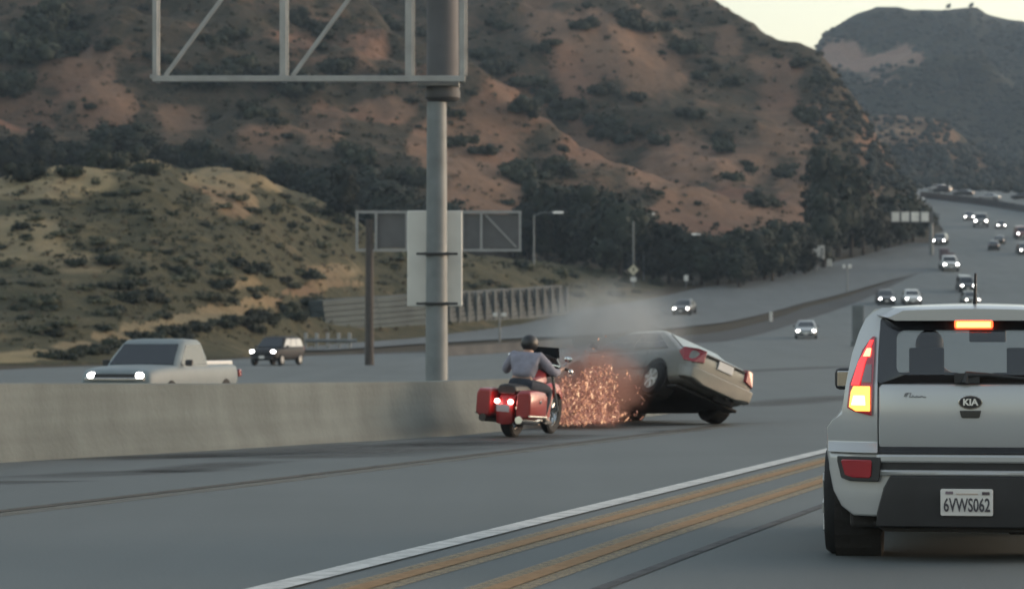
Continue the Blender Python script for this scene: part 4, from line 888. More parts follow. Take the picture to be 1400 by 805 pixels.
m = MB(); m.box((0, 2.0, .25), (1.45, 3.6, .10)); m.cyl((.5, .12, .22), (.5, 1.3, .24), .035); m.box((.42, .42, .24), (.4, .3, .16)); m.cyl((-.68, .78, .30), (.68, .78, .30), .05); m.build('underbody', UNDER, kia, bevel=.02)
for s in (1, -1):
    for y in (.78, 3.33):
        w = car_wheel(kia, s * .785, y, .335, .225, True); MB().lathe([(.395, -.30), (.395, -.02), (.34, -.02), (.34, -.30)] if s > 0 else [(.395, .30), (.395, .02), (.34, .02), (.34, .30)], (s * .85, y, .335), n=24).build('wheel_well', UNDER, kia)
# plate, badges
pl = skin('licence_plate', [(.287, -.170, .125), (.293, -.177, .132), (.441, -.177, .132), (.447, -.170, .125)], PLATE, kia, -.02, .02, nx=4, nz=2, bevel=.003)
def text(name, body, parent, loc, h, m, sx=1.0, ext=.002):
    c = bpy.data.curves.new(name, 'FONT'); c.body = body; c.align_x = 'CENTER'; c.align_y = 'CENTER'; c.size = h; c.extrude = ext; c.offset = .002; c.resolution_u = 3
    k = bpy.data.objects.new(name, c); COL.objects.link(k); dg = bpy.context.evaluated_depsgraph_get(); dg.update(); me = bpy.data.meshes.new_from_object(k.evaluated_get(dg)); bpy.data.objects.remove(k)
    o = link(name, me, m, parent); o.location = loc; o.rotation_euler = (math.pi / 2, 0, 0); o.scale = (sx, 1, 1); return o
INK = mat('dark blue plate ink', (.045, .04, .05), .5)
text('plate_number', '6VWS062', pl, (-.022, ys_(0, .35, -.0215), .348), .112, INK, .60)
MB().box((-.125, ys_(0, .42, -.022), .425), (.045, .004, .016)).build('plate_sticker', mat('faded sticker', (.16, .12, .15), .5), pl)
MB().box((.09, ys_(0, .42, -.022), .422), (.045, .004, .018)).build('plate_sticker', mat('dark sticker', (.07, .05, .06), .5), pl)
MB().box((-.02, ys_(0, .42, -.0215), .418), (.13, .003, .006)).build('plate_strip', mat('pale red strip', (.42, .33, .28), .5), pl)
E = [(.066 * math.cos(R(a)), .962 + .037 * math.sin(R(a))) for a in range(0, 360, 12)]
bd = MB().prism(E, ys_(0, .96, -.014), ys_(0, .96, .01)).build('badge', mat('dark badge', (.02, .021, .026), .25, var=.1), kia, bevel=.004)
E2 = [(.072 * math.cos(R(a)), .962 + .043 * math.sin(R(a))) for a in range(0, 360, 12)]; MB().prism(E2, ys_(0, .96, -.010), ys_(0, .96, .01)).build('badge_rim', CHROME, bd, bevel=.003)
text('badge_letters', 'KIA', bd, (0, ys_(0, .96, -.016), .961), .054, mat('badge silver', (.75, .75, .75), .3, .5), 1.05)
m = MB().prism([(-.064, .912), (.064, .912), (.054, .873), (.046, .868), (-.046, .868), (-.054, .873)], ys_(0, .89, -.008), ys_(0, .89, .01)); m.build('tailgate_button', mat('dark tailgate button', (.03, .028, .026), .4, var=.2), kia, bevel=.004)
sc = [(-.39, .995), (-.385, 1.012), (-.375, 1.016), (-.383, .99), (-.37, 1.015), (-.352, 1.016), (-.36, .992), (-.345, .992), (-.34, 1.003), (-.333, .992), (-.322, .992), (-.318, 1.0), (-.31, .992), (-.296, .993), (-.288, .999), (-.278, .992), (-.262, .992)]
m = MB(); m.tube([(x, ys_(x, z, -.003), z) for x, z in sc], .0032, 5); m.build('script_badge', mat('dull script chrome', (.20, .20, .20), .4, .6), kia, smooth=True)
m = MB(); m.tube([(.025, .50, 1.545), (.026, .46, 1.60), (.030, .40, 1.74)], [.014, .010, .007], 7); m.build('antenna', BLACK, kia)
MB().ball((.02, ys_(0, 1.48) - .02, 1.487), (.014, .014, .012), 8, 6).build('washer_nozzle', BLACK, kia)
m = MB(); m.box((.10, 2.62, 1.365), (.25, .04, .085)); m.cyl((.08, 2.6, 1.4), (.05, 2.45, 1.48), .012); m.build('interior_mirror', BLACK, kia, bevel=.015)
for x in (-.30, .34):
    m = MB(); m.box((x, 2.02, 1.05), (.42, .10, .14)); m.box((x, 2.0, 1.20), (.23, .09, .17)); m.cyl((x - .06, 2.0, 1.08), (x - .06, 2.0, 1.16), .01); m.cyl((x + .06, 2.0, 1.08), (x + .06, 2.0, 1.16), .01); m.build('front_seat', TUB, kia, bevel=.03)
# ------------------------------------------------------------------ people and the motorcycle
def grow(name, verts, edges, radii, root=0, sub=2):
    """one continuous skin round a skeleton of joints"""
    me = bpy.data.meshes.new(name); me.from_pydata(verts, edges, []); o = bpy.data.objects.new(name, me); COL.objects.link(o)
    o.modifiers.new('skin', 'SKIN'); sv = me.skin_vertices[0].data
    for i, r in enumerate(radii): sv[i].radius = (r, r) if isinstance(r, (int, float)) else r; sv[i].use_root = i == root
    s = o.modifiers.new('sub', 'SUBSURF'); s.levels = sub; s.render_levels = sub
    baked(o); me2 = o.data; me2.polygons.foreach_set('use_smooth', [True] * len(me2.polygons)); bpy.data.objects.remove(o); return me2
class Skel:
    def __init__(s): s.v, s.e, s.r = [], [], []
    def j(s, p, r, par=None):
        s.v.append(tuple(p)); s.r.append(r); i = len(s.v) - 1
        if par is not None: s.e.append((par, i))
        return i
    def mesh(s, name, sub=2): return grow(name, s.v, s.e, s.r, 0, sub)
J = dict(pel=(0, .30, .72), sp=(0, .34, .88), ch=(0, .42, 1.05), nk=(0, .475, 1.19), hd=(0, .505, 1.26), top=(0, .515, 1.37))
sd = lambda p, s: (p[0] * s, p[1], p[2])
SH, EL, HA = (.19, .44, 1.13), (.37, .60, .91), (.395, .90, .985)
HIP, KN, AN, TOE = (.11, .32, .71), (.25, .72, .66), (.245, .60, .27), (.265, .80, .215)
def rider_body():
    k = Skel(); pel = k.j(J['pel'], (.15, .12)); sp = k.j(J['sp'], (.135, .105), pel); ch = k.j(J['ch'], (.16, .12), sp); nk = k.j(J['nk'], .058, ch); hd = k.j(J['hd'], .078, nk); tp = k.j(J['top'], .07, hd)
    k.j((0, .60, 1.29), .028, hd)                                  # nose side of the face
    for s in (1, -1):
        sh = k.j(sd(SH, s), .062, ch); el = k.j(sd(EL, s), .045, sh); wr = k.j(sd((HA[0] - .002, HA[1] - .09, HA[2] - .02), s), .030, el); pa = k.j(sd(HA, s), (.036, .022), wr)
        for q in range(4):                                         # four fingers curled over the grip, thumb under it
            dx = (.034 - .022 * q); a = k.j(sd((HA[0] + dx, HA[1] + .045, HA[2] + .014), s), .0095, pa); b = k.j(sd((HA[0] + dx, HA[1] + .068, HA[2] - .012 + .002 * q), s), .0088, a); k.j(sd((HA[0] + dx, HA[1] + .045, HA[2] - .034), s), .0082, b)
        t = k.j(sd((HA[0] - .05, HA[1] + .012, HA[2] - .006), s), .011, pa); k.j(sd((HA[0] - .052, HA[1] + .045, HA[2] - .026), s), .0095, t)
        hp = k.j(sd(HIP, s), .095, pel); kn = k.j(sd(KN, s), .062, hp); an = k.j(sd(AN, s), .042, kn); k.j(sd(TOE, s), .035, an)
    return k.mesh('person')
BK = hit(699, 597); B_YAW, B_LEAN = -R(20), R(4)
GB_ = Matrix.Rotation(B_YAW, 3, 'Z') @ Matrix.Rotation(B_LEAN, 3, 'Y')
def place_bike(o): o.location = BK; o.rotation_euler = (0, B_LEAN, B_YAW)
HOOD = mat('mauve grey sweatshirt', (.20, .20, .245), .9, var=.18, scale=9, bump=.5, bscale=16); JEANS = mat('dark jeans', (.028, .034, .048), .9, var=.25, scale=12, bump=.4); BOOT = mat('black leather', (.015, .014, .014), .5, var=.3, scale=10)
HELM = mat('matt black helmet', (.014, .014, .015), .45, var=.2, scale=8)
rider = link('person', rider_body(), SKIN); place_bike(rider); tag(rider, 'rider in a grey mauve sweatshirt and black helmet on the red motorcycle', 'person')
k = Skel(); a = k.j((0, .30, .80), (.185, .145)); b = k.j((0, .345, .92), (.18, .145), a); c = k.j((0, .42, 1.06), (.20, .15), b); d = k.j((0, .465, 1.165), (.085, .08), c)
for s in (1, -1):
    sh = k.j(sd(SH, s), .090, c); u = k.j(sd((.30, .53, 1.0), s), .078, sh); el = k.j(sd(EL, s), .070, u); k.j(sd((.385, .78, .95), s), .045, el)
link('sweatshirt', k.mesh('sweatshirt'), HOOD, rider)
k = Skel(); a = k.j((0, .28, .76), (.175, .14)); k.j((0, .30, .82), (.17, .135), a)
for s in (1, -1):
    hp = k.j(sd(HIP, s), .118, a); m_ = k.j(sd((.19, .54, .70), s), .10, hp); kn = k.j(sd(KN, s), .082, m_); cf = k.j(sd((.247, .66, .47), s), .070, kn); k.j(sd((AN[0], AN[1], AN[2] + .04), s), .055, cf)
link('jeans', k.mesh('jeans'), JEANS, rider)
for s in (1, -1):
    k = Skel(); a = k.j(sd((AN[0], AN[1] - .02, AN[2] + .06), s), .056); b = k.j(sd((AN[0], AN[1] - .01, AN[2] - .03), s), .055, a); c = k.j(sd((.255, .70, .215), s), (.045, .04), b); k.j(sd(TOE, s), (.042, .03), c); link('boot', k.mesh('boot'), BOOT, rider)
hm = MB().ball((0, .515, 1.325), (.125, .15, .125), 18, 12); hm.lathe([(.128, 0), (.134, .004), (.128, .012)], (0, .515, 1.285), 'Z', 20); hm.loft([[(-.10, .62, 1.30), (.10, .62, 1.30), (.10, .62, 1.315), (-.10, .62, 1.315)], [(-.07, .70, 1.285), (.07, .70, 1.285), (.07, .70, 1.295), (-.07, .70, 1.295)]]); hm.build('helmet', HELM, rider, smooth='auto')
# motorcycle: rear contact at the origin, forwards +y
MRED = paint('deep red motorcycle paint', (.27, .010, .011), .45, .05, .4); CH = CHROME
moto = thing('motorcycle', 'red touring motorcycle with saddlebags and lit tail lamps beside the barrier', 'motorcycle'); place_bike(moto)
def bike_wheel(y, r, w):
    wh = MB().lathe([(r * .66, -w * .36), (r * .9, -w * .5), (r * .985, -w * .34), (r, 0), (r * .985, w * .34), (r * .9, w * .5), (r * .66, w * .36)], (0, 0, 0), n=28, cap=False).build('wheel', TYRE, moto, smooth='auto'); wh.location = (0, y, r)
    m = MB(); m.lathe([(r * .68, -w * .3), (r * .70, w * .3), (r * .62, w * .28), (r * .62, -w * .28)], (0, 0, 0), n=24, cap=False); m.cyl((-w * .6, 0, 0), (w * .6, 0, 0), r * .14)
    for q in range(9): t = q * 2 * math.pi / 9; m.cyl((0, 0, 0), (0, r * .66 * math.cos(t), r * .66 * math.sin(t)), .012, n=6)
    m.build('rim', CH, wh, smooth='auto')
bike_wheel(0, .325, .17); bike_wheel(1.62, .34, .13)
def fender(y, r, w, a0, a1, m_):
    secs = []
    for q in range(11):
        t = R(a0 + (a1 - a0) * q / 10); secs.append([(x * w, y + (r + h) * math.cos(t), .33 + (r + h) * math.sin(t)) for x, h in ((-1, -.10), (-.95, -.01), (-.6, .035), (0, .05), (.6, .035), (.95, -.01), (1, -.10), (.85, -.10), (.8, -.02), (0, .02), (-.8, -.02), (-.85, -.10))])
    return MB().loft(secs).build('fender', m_, moto, smooth='auto')
fender(0, .36, .125, 200, 60, MRED); fender(1.62, .37, .085, 195, 40, MRED)
for s in (1, -1):
    secs = []
    for y, k_ in ((-.42, .86), (-.38, .97), (-.1, 1.0), (.22, .96), (.30, .84)):
        secs.append([(s * (.30 + (.115 * a) * k_), y, .46 + (.20 * b) * k_ + (.02 if y < 0 else 0)) for a, b in ((-1, -.8), (-.7, -1), (.6, -1), (1, -.7), (1, .7), (.7, 1), (-.7, 1), (-1, .8))])
    bag = MB().loft(secs).build('saddlebag', MRED, moto, smooth='auto', bevel=.015)
    MB().box((s * .30, -.06, .60), (.205, .60, .012)).build('lid_seam', BLACK, bag)
    MB().box((s * .42, -.05, .52), (.014, .07, .04)).build('latch', CH, bag, bevel=.004)
    m = MB(); m.tube([(s * .17, .9, .34), (s * .23, .6, .24), (s * .26, .2, .23), (s * .27, -.50, .27)], [.035, .042, .052, .055], 10); m.build('exhaust', mat('dark exhaust', (.05, .047, .045), .35, .8, var=.3) if s < 0 else CH, moto, smooth='auto')
    MB().ball((s * .10, -.40, .51), (.042, .035, .036), 12, 8).build('tail_lamp', emit('lit motorcycle lamp', (1.0, .30, .26), 4.0, (.6, .05, .05)), moto, smooth=True)
    MB().ball((s * .34, 1.42, .93), (.035, .06, .035), 10, 6).build('turn_signal', CH, moto, smooth=True)
    m = MB(); m.tube([(0, 1.10, .98), (s * .16, 1.04, 1.03), (s * .30, .97, 1.01), (s * .47, .90, .975)], .013, 7); m.build('handlebar', CH, moto)
    m = MB(); m.cyl((s * .34, .935, .99), (s * .48, .895, .975), .02); m.build('grip', BLACK, moto)
    m = MB(); m.tube([(s * .36, .96, 1.0), (s * .42, 1.0, 1.08)], .007, 6); m.ball((s * .43, 1.0, 1.12), (.065, .02, .045), 10, 6); m.build('mirror', CH, moto, smooth='auto')
    m = MB(); m.cyl((s * .10, 1.62, .34), (s * .10, 1.22, .98), .026); m.build('fork', CH, moto)
    MB().box((s * .26, .66, .20), (.12, .34, .035)).build('footboard', BLACK, moto, bevel=.01)
m = MB(); m.loft([[(x * w, y, z + h) for x, h in ((-1, -.04), (-.8, .03), (0, .05), (.8, .03), (1, -.04), (.8, -.09), (-.8, -.09))] for y, w, z in ((-.32, .14, .70), (-.15, .19, .71), (.1, .20, .70), (.22, .19, .67), (.5, .15, .68))]); m.build('seat', BOOT, moto, smooth='auto', bevel=.02)
m = MB(); m.loft([[(x * w, y, z + h) for x, h in ((-1, 0), (-.8, .1), (0, .15), (.8, .1), (1, 0), (.7, -.1), (-.7, -.1))] for y, w, z in ((.46, .09, .70), (.6, .16, .73), (.85, .18, .77), (1.0, .13, .80))]); m.build('fuel_tank', MRED, moto, smooth='auto', bevel=.02)
m = MB(); m.box((0, .62, .42), (.26, .34, .28))
for t in (-.35, .35):
    c = Vector((0, .64 + t * .45, .56)); m.cyl(c, c + Vector((0, t * .5, .2)), .075, n=14)
    for q in range(4): m.cyl(c + Vector((0, t * .1 * q * .9, .03 + .045 * q)), c + Vector((0, t * .1 * q * .9, .048 + .045 * q)), .092, n=14)
m.cyl((-.2, .60, .38), (.2, .60, .38), .12, n=18); m.build('engine', mat('engine metal', (.18, .175, .17), .35, .8, var=.3, scale=8), moto, smooth='auto')
m = MB(); m.cyl((.19, .62, .46), (.235, .62, .46), .085, n=18); m.build('air_cleaner', CH, moto, smooth='auto')
m = MB(); m.tube([(0, -.05, .33), (0, .3, .32), (0, 1.0, .36), (0, 1.2, .92)], .03, 8); m.tube([(.1, 0, .33), (.12, .35, .6), (.08, 1.0, .8), (0, 1.2, .92)], .02, 6); m.tube([(-.1, 0, .33), (-.12, .35, .6), (-.08, 1.0, .8), (0, 1.2, .92)], .02, 6); m.build('frame', BLACK, moto)
secs = []
for y, k_, z in ((1.10, 1.0, 1.0), (1.2, .96, 1.0), (1.32, .7, .98), (1.40, .35, .95)): secs.append([(a * .30 * k_, y + abs(a) * -.05, z + b * .17 * k_) for a, b in ((-1, 0), (-.75, .7), (-.3, 1), (.3, 1), (.75, .7), (1, 0), (.7, -.7), (.3, -1), (-.3, -1), (-.7, -.7))])
MB().loft(secs).build('fairing', mat('black fairing', (.016, .016, .018), .25, .2, coat=.5), moto, smooth='auto', bevel=.01)
m = MB(); m.loft([[(x, 1.18 - .12 * abs(x) + d - (z - 1.15) * .35, z) for x in (-.24, -.12, 0, .12, .24)] + [(x, 1.19 - .12 * abs(x) + d - (z - 1.15) * .35, z) for x in (.24, .12, 0, -.12, -.24)] for d, z in ((0, 1.12), (0, 1.2), (0, 1.27))]); m.build('windscreen', mat('smoked windscreen', (.015, .017, .02), .08, var=.1), moto, smooth='auto')
MB().ball((0, 1.42, .94), (.09, .06, .09), 14, 8).build('headlight', HEADL_DIM, moto, smooth=True)
MB().box((0, -.425, .415), (.19, .014, .10)).build('licence_plate', mat('reddish plate', (.45, .36, .36), .5, var=.1), moto, bevel=.004)  # plate of one plain reddish colour
m = MB(); m.tube([(-.40, -.44, .33), (-.40, .30, .30)], .014, 6); m.tube([(.40, -.44, .33), (.40, .30, .30)], .014, 6); m.build('bag_guard', CH, moto)
# the driver seen through the rear window
drv = Skel(); a = drv.j((0, 0, .62), (.15, .12)); b = drv.j((0, -.03, .82), (.15, .11), a); c = drv.j((0, -.05, 1.02), (.17, .11), b); n_ = drv.j((0, -.03, 1.13), .058, c); h = drv.j((0, -.01, 1.215), .082, n_); drv.j((0, 0, 1.31), .075, h); drv.j((0, .09, 1.25), .03, h)
for s in (1, -1):
    sh = drv.j((.18 * s, -.04, 1.02), .065, c); el = drv.j((.27 * s, .14, .82), .045, sh); wr = drv.j((.17 * s, .36, .94), .03, el); pa = drv.j((.16 * s, .43, .97), (.034, .02), wr)
    for q in range(4): f0 = drv.j(((.18 - .012 * q) * s, .475, .985 - .022 * q + .02), .0095, pa); drv.j(((.165 - .012 * q) * s, .50, .97 - .022 * q + .02), .0085, f0)
    drv.j((.135 * s, .455, 1.0), .010, pa)
    hp = drv.j((.10 * s, .04, .60), .09, a); kn = drv.j((.13 * s, .48, .66), .06, hp); an = drv.j((.13 * s, .78, .36), .042, kn); drv.j((.13 * s, .96, .38), .035, an)
driver = link('person', drv.mesh('person'), SKIN); tag(driver, 'driver with short dark hair seen through the rear window of the crossover', 'person')
KM = Matrix.Rotation(K_YAW, 3, 'Z'); driver.location = kia.location + KM @ Vector((-.285, 2.22, .03)); driver.rotation_euler = (0, 0, K_YAW)
HAIR = mat('dark hair', (.012, .010, .009), .7, var=.3, scale=30); link('hair', MB().ball((0, -.02, 1.275), (.095, .105, .105), 16, 10).mesh('hair', True), HAIR, driver)
k = Skel(); a = k.j((0, 0, .66), (.175, .145)); b = k.j((0, -.03, .84), (.175, .135), a); c = k.j((0, -.05, 1.02), (.19, .13), b); k.j((0, -.04, 1.10), .075, c)
for s in (1, -1): sh = k.j((.19 * s, -.04, 1.02), .085, c); el = k.j((.275 * s, .14, .82), .06, sh); k.j((.185 * s, .33, .92), .043, el)
link('jacket', k.mesh('jacket'), mat('dark jacket', (.03, .03, .034), .9, var=.2), driver)
# ------------------------------------------------------------------ barriers, signs, posts, lamps
CONC = mat('weathered concrete', (.104, .120, .118), .9, var=.2, scale=.9, bump=.5, detail=9, bscale=14)
def streaks(m, k, sc):
    """rain streaks and rubber scuffs, drawn out vertically and along the wall"""
    t = m.node_tree; N = t.nodes.new; L = t.links.new; b = t.nodes['Principled BSDF']; src = b.inputs['Base Color'].links[0].from_socket
    co = N('ShaderNodeTexCoord'); c = src
    for rot, d in ((sc, .5), ((.12, .12, 3.0), .45)):
        mp = N('ShaderNodeMapping'); mp.inputs['Scale'].default_value = rot; L(co.outputs['Object'], mp.inputs['Vector']); n = N('ShaderNodeTexNoise'); n.inputs['Scale'].default_value = 2.0; n.inputs['Detail'].default_value = 6; L(mp.outputs[0], n.inputs['Vector'])
        r = N('ShaderNodeMapRange'); r.inputs['From Min'].default_value = .35; r.inputs['From Max'].default_value = .7; r.inputs['To Min'].default_value = 1.12; r.inputs['To Max'].default_value = 1.12 - d * k; L(n.outputs['Fac'], r.inputs['Value'])
        v = N('ShaderNodeVectorMath'); v.operation = 'SCALE'; L(c, v.inputs[0]); L(r.outputs[0], v.inputs['Scale']); c = v.outputs[0]
    L(c, b.inputs['Base Color'])
streaks(CONC, .4, (1.3, 1.3, .12))
STEEL = mat('galvanised steel', (.30, .30, .29), .55, .35, var=.2, scale=3, detail=8); STEEL_D = mat('dull grey steel pole', (.15, .165, .17), .6, .25, var=.22, scale=2.5, detail=8)
SIGNBACK = mat('aluminium sign back', (.58, .57, .54), .5, .3, var=.08, scale=2); DULL = mat('dull sign back', (.10, .098, .10), .7, .2, var=.15, scale=1.5); WOODP = mat('weathered brown post', (.05, .042, .037), .85, var=.3, scale=4)
SIGNW = mat('white sign face', (.58, .57, .54), .55, var=.06); SIGNK = mat('black sign print', (.02, .02, .022), .6)
def barrier(name, label, pts, prof, m, joint=0, sub=7):
    """concrete barrier along X,Y,height points"""
    P = []
    for (a, b) in zip(pts, pts[1:]):
        for k in range(sub): t = k / sub; P.append([a[i] + (b[i] - a[i]) * t for i in range(3)])
    P.append(list(pts[-1])); secs = []
    for i, (x, y, h) in enumerate(P):
        d = Vector((P[min(i + 1, len(P) - 1)][0] - P[max(i - 1, 0)][0], P[min(i + 1, len(P) - 1)][1] - P[max(i - 1, 0)][1], 0)).normalized(); nrm = Vector((d.y, -d.x, 0)); z = float(PROF(y))
        secs.append([(x + nrm.x * w, y + nrm.y * w, z + q * h - (.3 if q == 0 else 0)) for w, q in prof])
    return tag(MB().loft(secs).build(name, m, None, smooth='auto'), label, 'barrier')
JERSEY = [(.0, 0), (.0, .09), (-.12, .40), (-.16, .985), (-.175, 1.0), (-.325, 1.0), (-.34, .985), (-.38, .40), (-.5, .09), (-.5, 0)]
wl = [(float(WALLX(y)), y, h) for y, h in ((20, .9), (24, .9), (28, .89), (32.3, .88), (36.2, .82), (41.9, .78), (47, .78), (52.4, .76), (55.5, .60), (58.5, .22))]
wall = barrier('concrete_barrier', 'long grey concrete median barrier along the left shoulder behind the motorcycle', wl, JERSEY, CONC, sub=4)
for i in range(5): pass
fm = [hit(*q) for q in ((1257, 270), (1290, 274), (1325, 278), (1360, 283), (1400, 290), (1450, 300))]
barrier('concrete_barrier', 'thin dark median barrier on the far crest of the freeway', [(p.x, p.y, 1.1) for p in fm], JERSEY, mat('dark far barrier', (.07, .07, .072), .9, var=.2, scale=.2), sub=2)
md = [hit(*q) for q in ((612, 487), (660, 484), (700, 481), (742, 478), (785, 475))]
barrier('concrete_barrier', 'low dark barrier between the ramp and the freeway behind the motorcycle rider', [(p.x, p.y, .62) for p in md], JERSEY, mat('dark stained barrier', (.05, .05, .05), .9, var=.4, scale=.5), sub=3)
# retaining wall of horizontal courses
a_, b_ = hit(448, 466), hit(775, 430); rwl = thing('retaining_wall', 'stepped grey retaining wall of horizontal courses below the bank behind the sign pole', 'wall', a_)
d = (b_ - a_); L_ = math.hypot(d.x, d.y); ux, uy = d.x / L_, d.y / L_; NS = 26
CRIB = mat('blue grey wall course', (.042, .056, .058), .9, var=.4, scale=.35, bump=.4, bscale=4); CRIB2 = mat('light wall course', (.072, .080, .080), .9, var=.4, scale=.4, bump=.4, bscale=4)
for c in range(7):
    for s in range(NS):
        u0, u1 = L_ * s / NS, L_ * (s + 1) / NS - .05; x = d.z * (s + .5) / NS; top = 3.2 - .9 * max(0, (s - 12) / NS) - .5 * max(0, (3 - s) / 3); h = top / 7
        if s < 12 and c > 0 and s % 4: continue
    for s0, s1, mm in ((0, 5, CRIB), (5, 10, CRIB), (10, 15, CRIB2), (15, 20, CRIB2), (20, 26, CRIB2)):
        u0, u1 = L_ * s0 / NS, L_ * s1 / NS - .06; z0, z1 = d.z * s0 / NS, d.z * s1 / NS; h = .46 - .05 * (s0 / 20); q = .07 * c
        A = Vector((ux * u0 - uy * q, uy * u0 + ux * q, z0 + h * c)); Bq = Vector((ux * u1 - uy * q, uy * u1 + ux * q, z1 + h * c)); nn = Vector((-uy, ux, 0)) * 1.2; up = Vector((0, 0, h - .06))
        MB().add([A, Bq, Bq + nn, A + nn, A + up, Bq + up, Bq + nn + up, A + nn + up], [(0, 1, 2, 3), (4, 5, 6, 7), (0, 1, 5, 4), (1, 2, 6, 5), (2, 3, 7, 6), (3, 0, 4, 7)]).build('wall_course', mm, rwl)
# guard rail with white posts at the end of the wall
gp_ = [hit(x, 476) for x in (418, 433, 448, 463, 478, 488)]; gr = thing('guard_rail', 'short guard rail with five white posts right of the black car', 'guard rail', gp_[0])
for p in gp_[:5]: q = p - gp_[0]; MB().box((q.x, q.y, q.z + .55), (.24, .2, 1.1)).build('post', STEEL, gr, bevel=.03)
q = gp_[-1] - gp_[0]; MB().tube([(0, -.14, .55), (q.x, q.y - .14, q.z + .55)], .13, 6).build('rail', STEEL_D, gr)
# the big sign structure over the barrier: open frame on a round pole, with a sign board strapped behind the pole
YP = 60.0; base = at(597, 560, YP); base.z = float(G(base.x, YP)); sg = thing('sign_structure', 'tall grey pole carrying a large open steel sign frame and a white board', 'sign', base)
def loc(px, py, dy=0.0): return at(px, py, YP + dy) - base
def bar(name, a, b, w, t, m, dy=0.0, parent=sg):
    A, Bq = loc(*a, dy), loc(*b, dy); d = (Bq - A); rot = d.to_track_quat('X', 'Z').to_matrix(); return MB().box((A + Bq) / 2, (d.length, t, w), rot).build(name, m, parent, bevel=.012)
pz = lambda y: loc(597, y).z
MB().lathe([(.29, -.1), (.29, .05), (.235, .06), (.225, 2.0), (.20, pz(140))], (0, 0, 0), 'Z', 24).build('pole', STEEL_D, sg, smooth='auto')
MB().lathe([(.30, pz(138)), (.36, pz(134)), (.36, pz(126)), (.33, pz(120)), (.325, pz(-130))], (.12, .05, 0), 'Z', 24).build('pole_sleeve', mat('dark pole sleeve', (.085, .085, .09), .7, .2, var=.2, scale=2), sg, smooth='auto')
bar('flange', (572, 116), (628, 116), .10, .7, STEEL, 0)
for dy in (-.55, .55):
    bar('chord', (208, 108), (636, 108), .125, .09, STEEL, dy); bar('chord', (208, -120), (636, -120), .125, .09, STEEL, dy)
for x, w in ((212, .10), (387, .135), (559, .15), (632, .115)):
    bar('upright', (x, 104), (x, -116), w, .08, STEEL, -.55)
    bar('upright', (x + 3, 104), (x + 3, -116), w, .08, STEEL, .55)
for a, b in (((226, 104), (388, -116)), ((400, 104), (562, -116))): bar('brace', a, b, .085, .06, STEEL, -.52)
for x in (212, 387, 559, 632):
    A, Bq = loc(x, 108, -.55), loc(x, 108, .55); MB().box((A + Bq) / 2, (.08, 1.1, .08)).build('cross_tie', STEEL, sg)
A, Bq = loc(557, 288, .42), loc(632, 419, .42); MB().box((A + Bq) / 2, (Bq.x - A.x, .05, A.z - Bq.z)).build('sign_board', SIGNBACK, sg, bevel=.02)
for y in (347, 415):
    bar('strap', (569, y), (626, y), .05, .10, BLACK, -.22); 
    for s in (-1, 1): MB().box((s * .22, .1, pz(y)), (.05, .62, .06)).build('strap_arm', BLACK, sg)
# second sign structure farther off, seen from behind
YQ = 160.0; b2 = at(505, 505, YQ); b2.z = float(G(b2.x, YQ)); s2 = thing('sign_structure', 'long low sign seen from behind on a dark post, beyond the tall grey pole', 'sign', b2)
def loc2(px, py, dy=0.0): return at(px, py, YQ + dy) - b2
def bar2(name, a, b, w, t, m, dy=0.0):
    A, Bq = loc2(*a, dy), loc2(*b, dy); d = (Bq - A); return MB().box((A + Bq) / 2, (d.length, t, w), d.to_track_quat('X', 'Z').to_matrix()).build(name, m, s2)
h2 = loc2(505, 300).z; MB().lathe([(.26, -.2), (.24, 1.0), (.20, h2)], (0, 0, 0), 'Z', 14).build('post', WOODP, s2, smooth='auto')
FR = mat('pale sign frame', (.27, .27, .265), .6, .2, var=.12)
for y in (290, 342): bar2('frame_rail', (486, y), (713, y), .14, .12, FR)
for x in (488, 514, 556, 632, 658, 711): bar2('frame_upright', (x, 292), (x, 340), .13, .10, FR, -.005)
bar2('brace', (664, 294), (706, 338), .08, .06, FR, -.03)
A, Bq = loc2(514, 293, .2), loc2(710, 339, .2); MB().box((A + Bq) / 2, (Bq.x - A.x, .06, A.z - Bq.z)).build('sign_panel', DULL, s2)
# smaller signs and posts
def post_sign(name, label, px, pb, pt, boards, cat='sign', pm=STEEL_D, w=.10, fn=H_near):
    p = hit(px, pb, fn); o = thing(name, label, cat, p); k = p.y / F; h = (pb - pt) * k
    MB().cyl((0, 0, -.2), (0, 0, h), w / 2, n=8).build('post', pm, o, smooth='auto')
    for dx, y, bw, bh, m, dia in boards:
        z = (pb - y) * k; W_, H_ = bw * k, bh * k
        if dia: MB().prism([(-W_ / 2 + dx * k, z), (dx * k, z - H_ / 2), (W_ / 2 + dx * k, z), (dx * k, z + H_ / 2)], -.10, -.05).build('sign_board', m, o)
        else: MB().box((dx * k, -.075, z), (W_, .05, H_)).build('sign_board', m, o, bevel=.02)
    return o, k
DIA = mat('pale yellow sign face', (.50, .46, .34), .55, var=.06)
o, k = post_sign('warning_sign', 'pale diamond warning sign with a dark arrow on a post at the ramp', 866, 392, 302, [(0, 369, 15, 15, DIA, True), (0, 382, 8, 6, SIGNW, False)], w=.16)
z = 23 * k; MB().prism([(-.06, z - .22), (.06, z - .22), (.06, z + .08), (.16, z + .08), (0, z + .28), (-.16, z + .08), (-.06, z + .08)], -.115, -.10).build('arrow', SIGNK, o)
post_sign('marker_post', 'thin dark post with two small white plates right of the sign pole', 683, 466, 424, [(-6, 430, 6, 5, SIGNW, False), (6, 430, 7, 5, SIGNW, False)], w=.14)
post_sign('delineator', 'small white delineator post on the dirt beside the ramp', 1054, 440, 427, [(0, 433, 4, 13, SIGNW, False)], w=.08)
post_sign('marker_post', 'dark post with a small white top on the ramp edge', 1158, 399, 362, [(-4, 364, 4, 5, SIGNW, False), (4, 364, 5, 5, SIGNW, False)], w=.18)
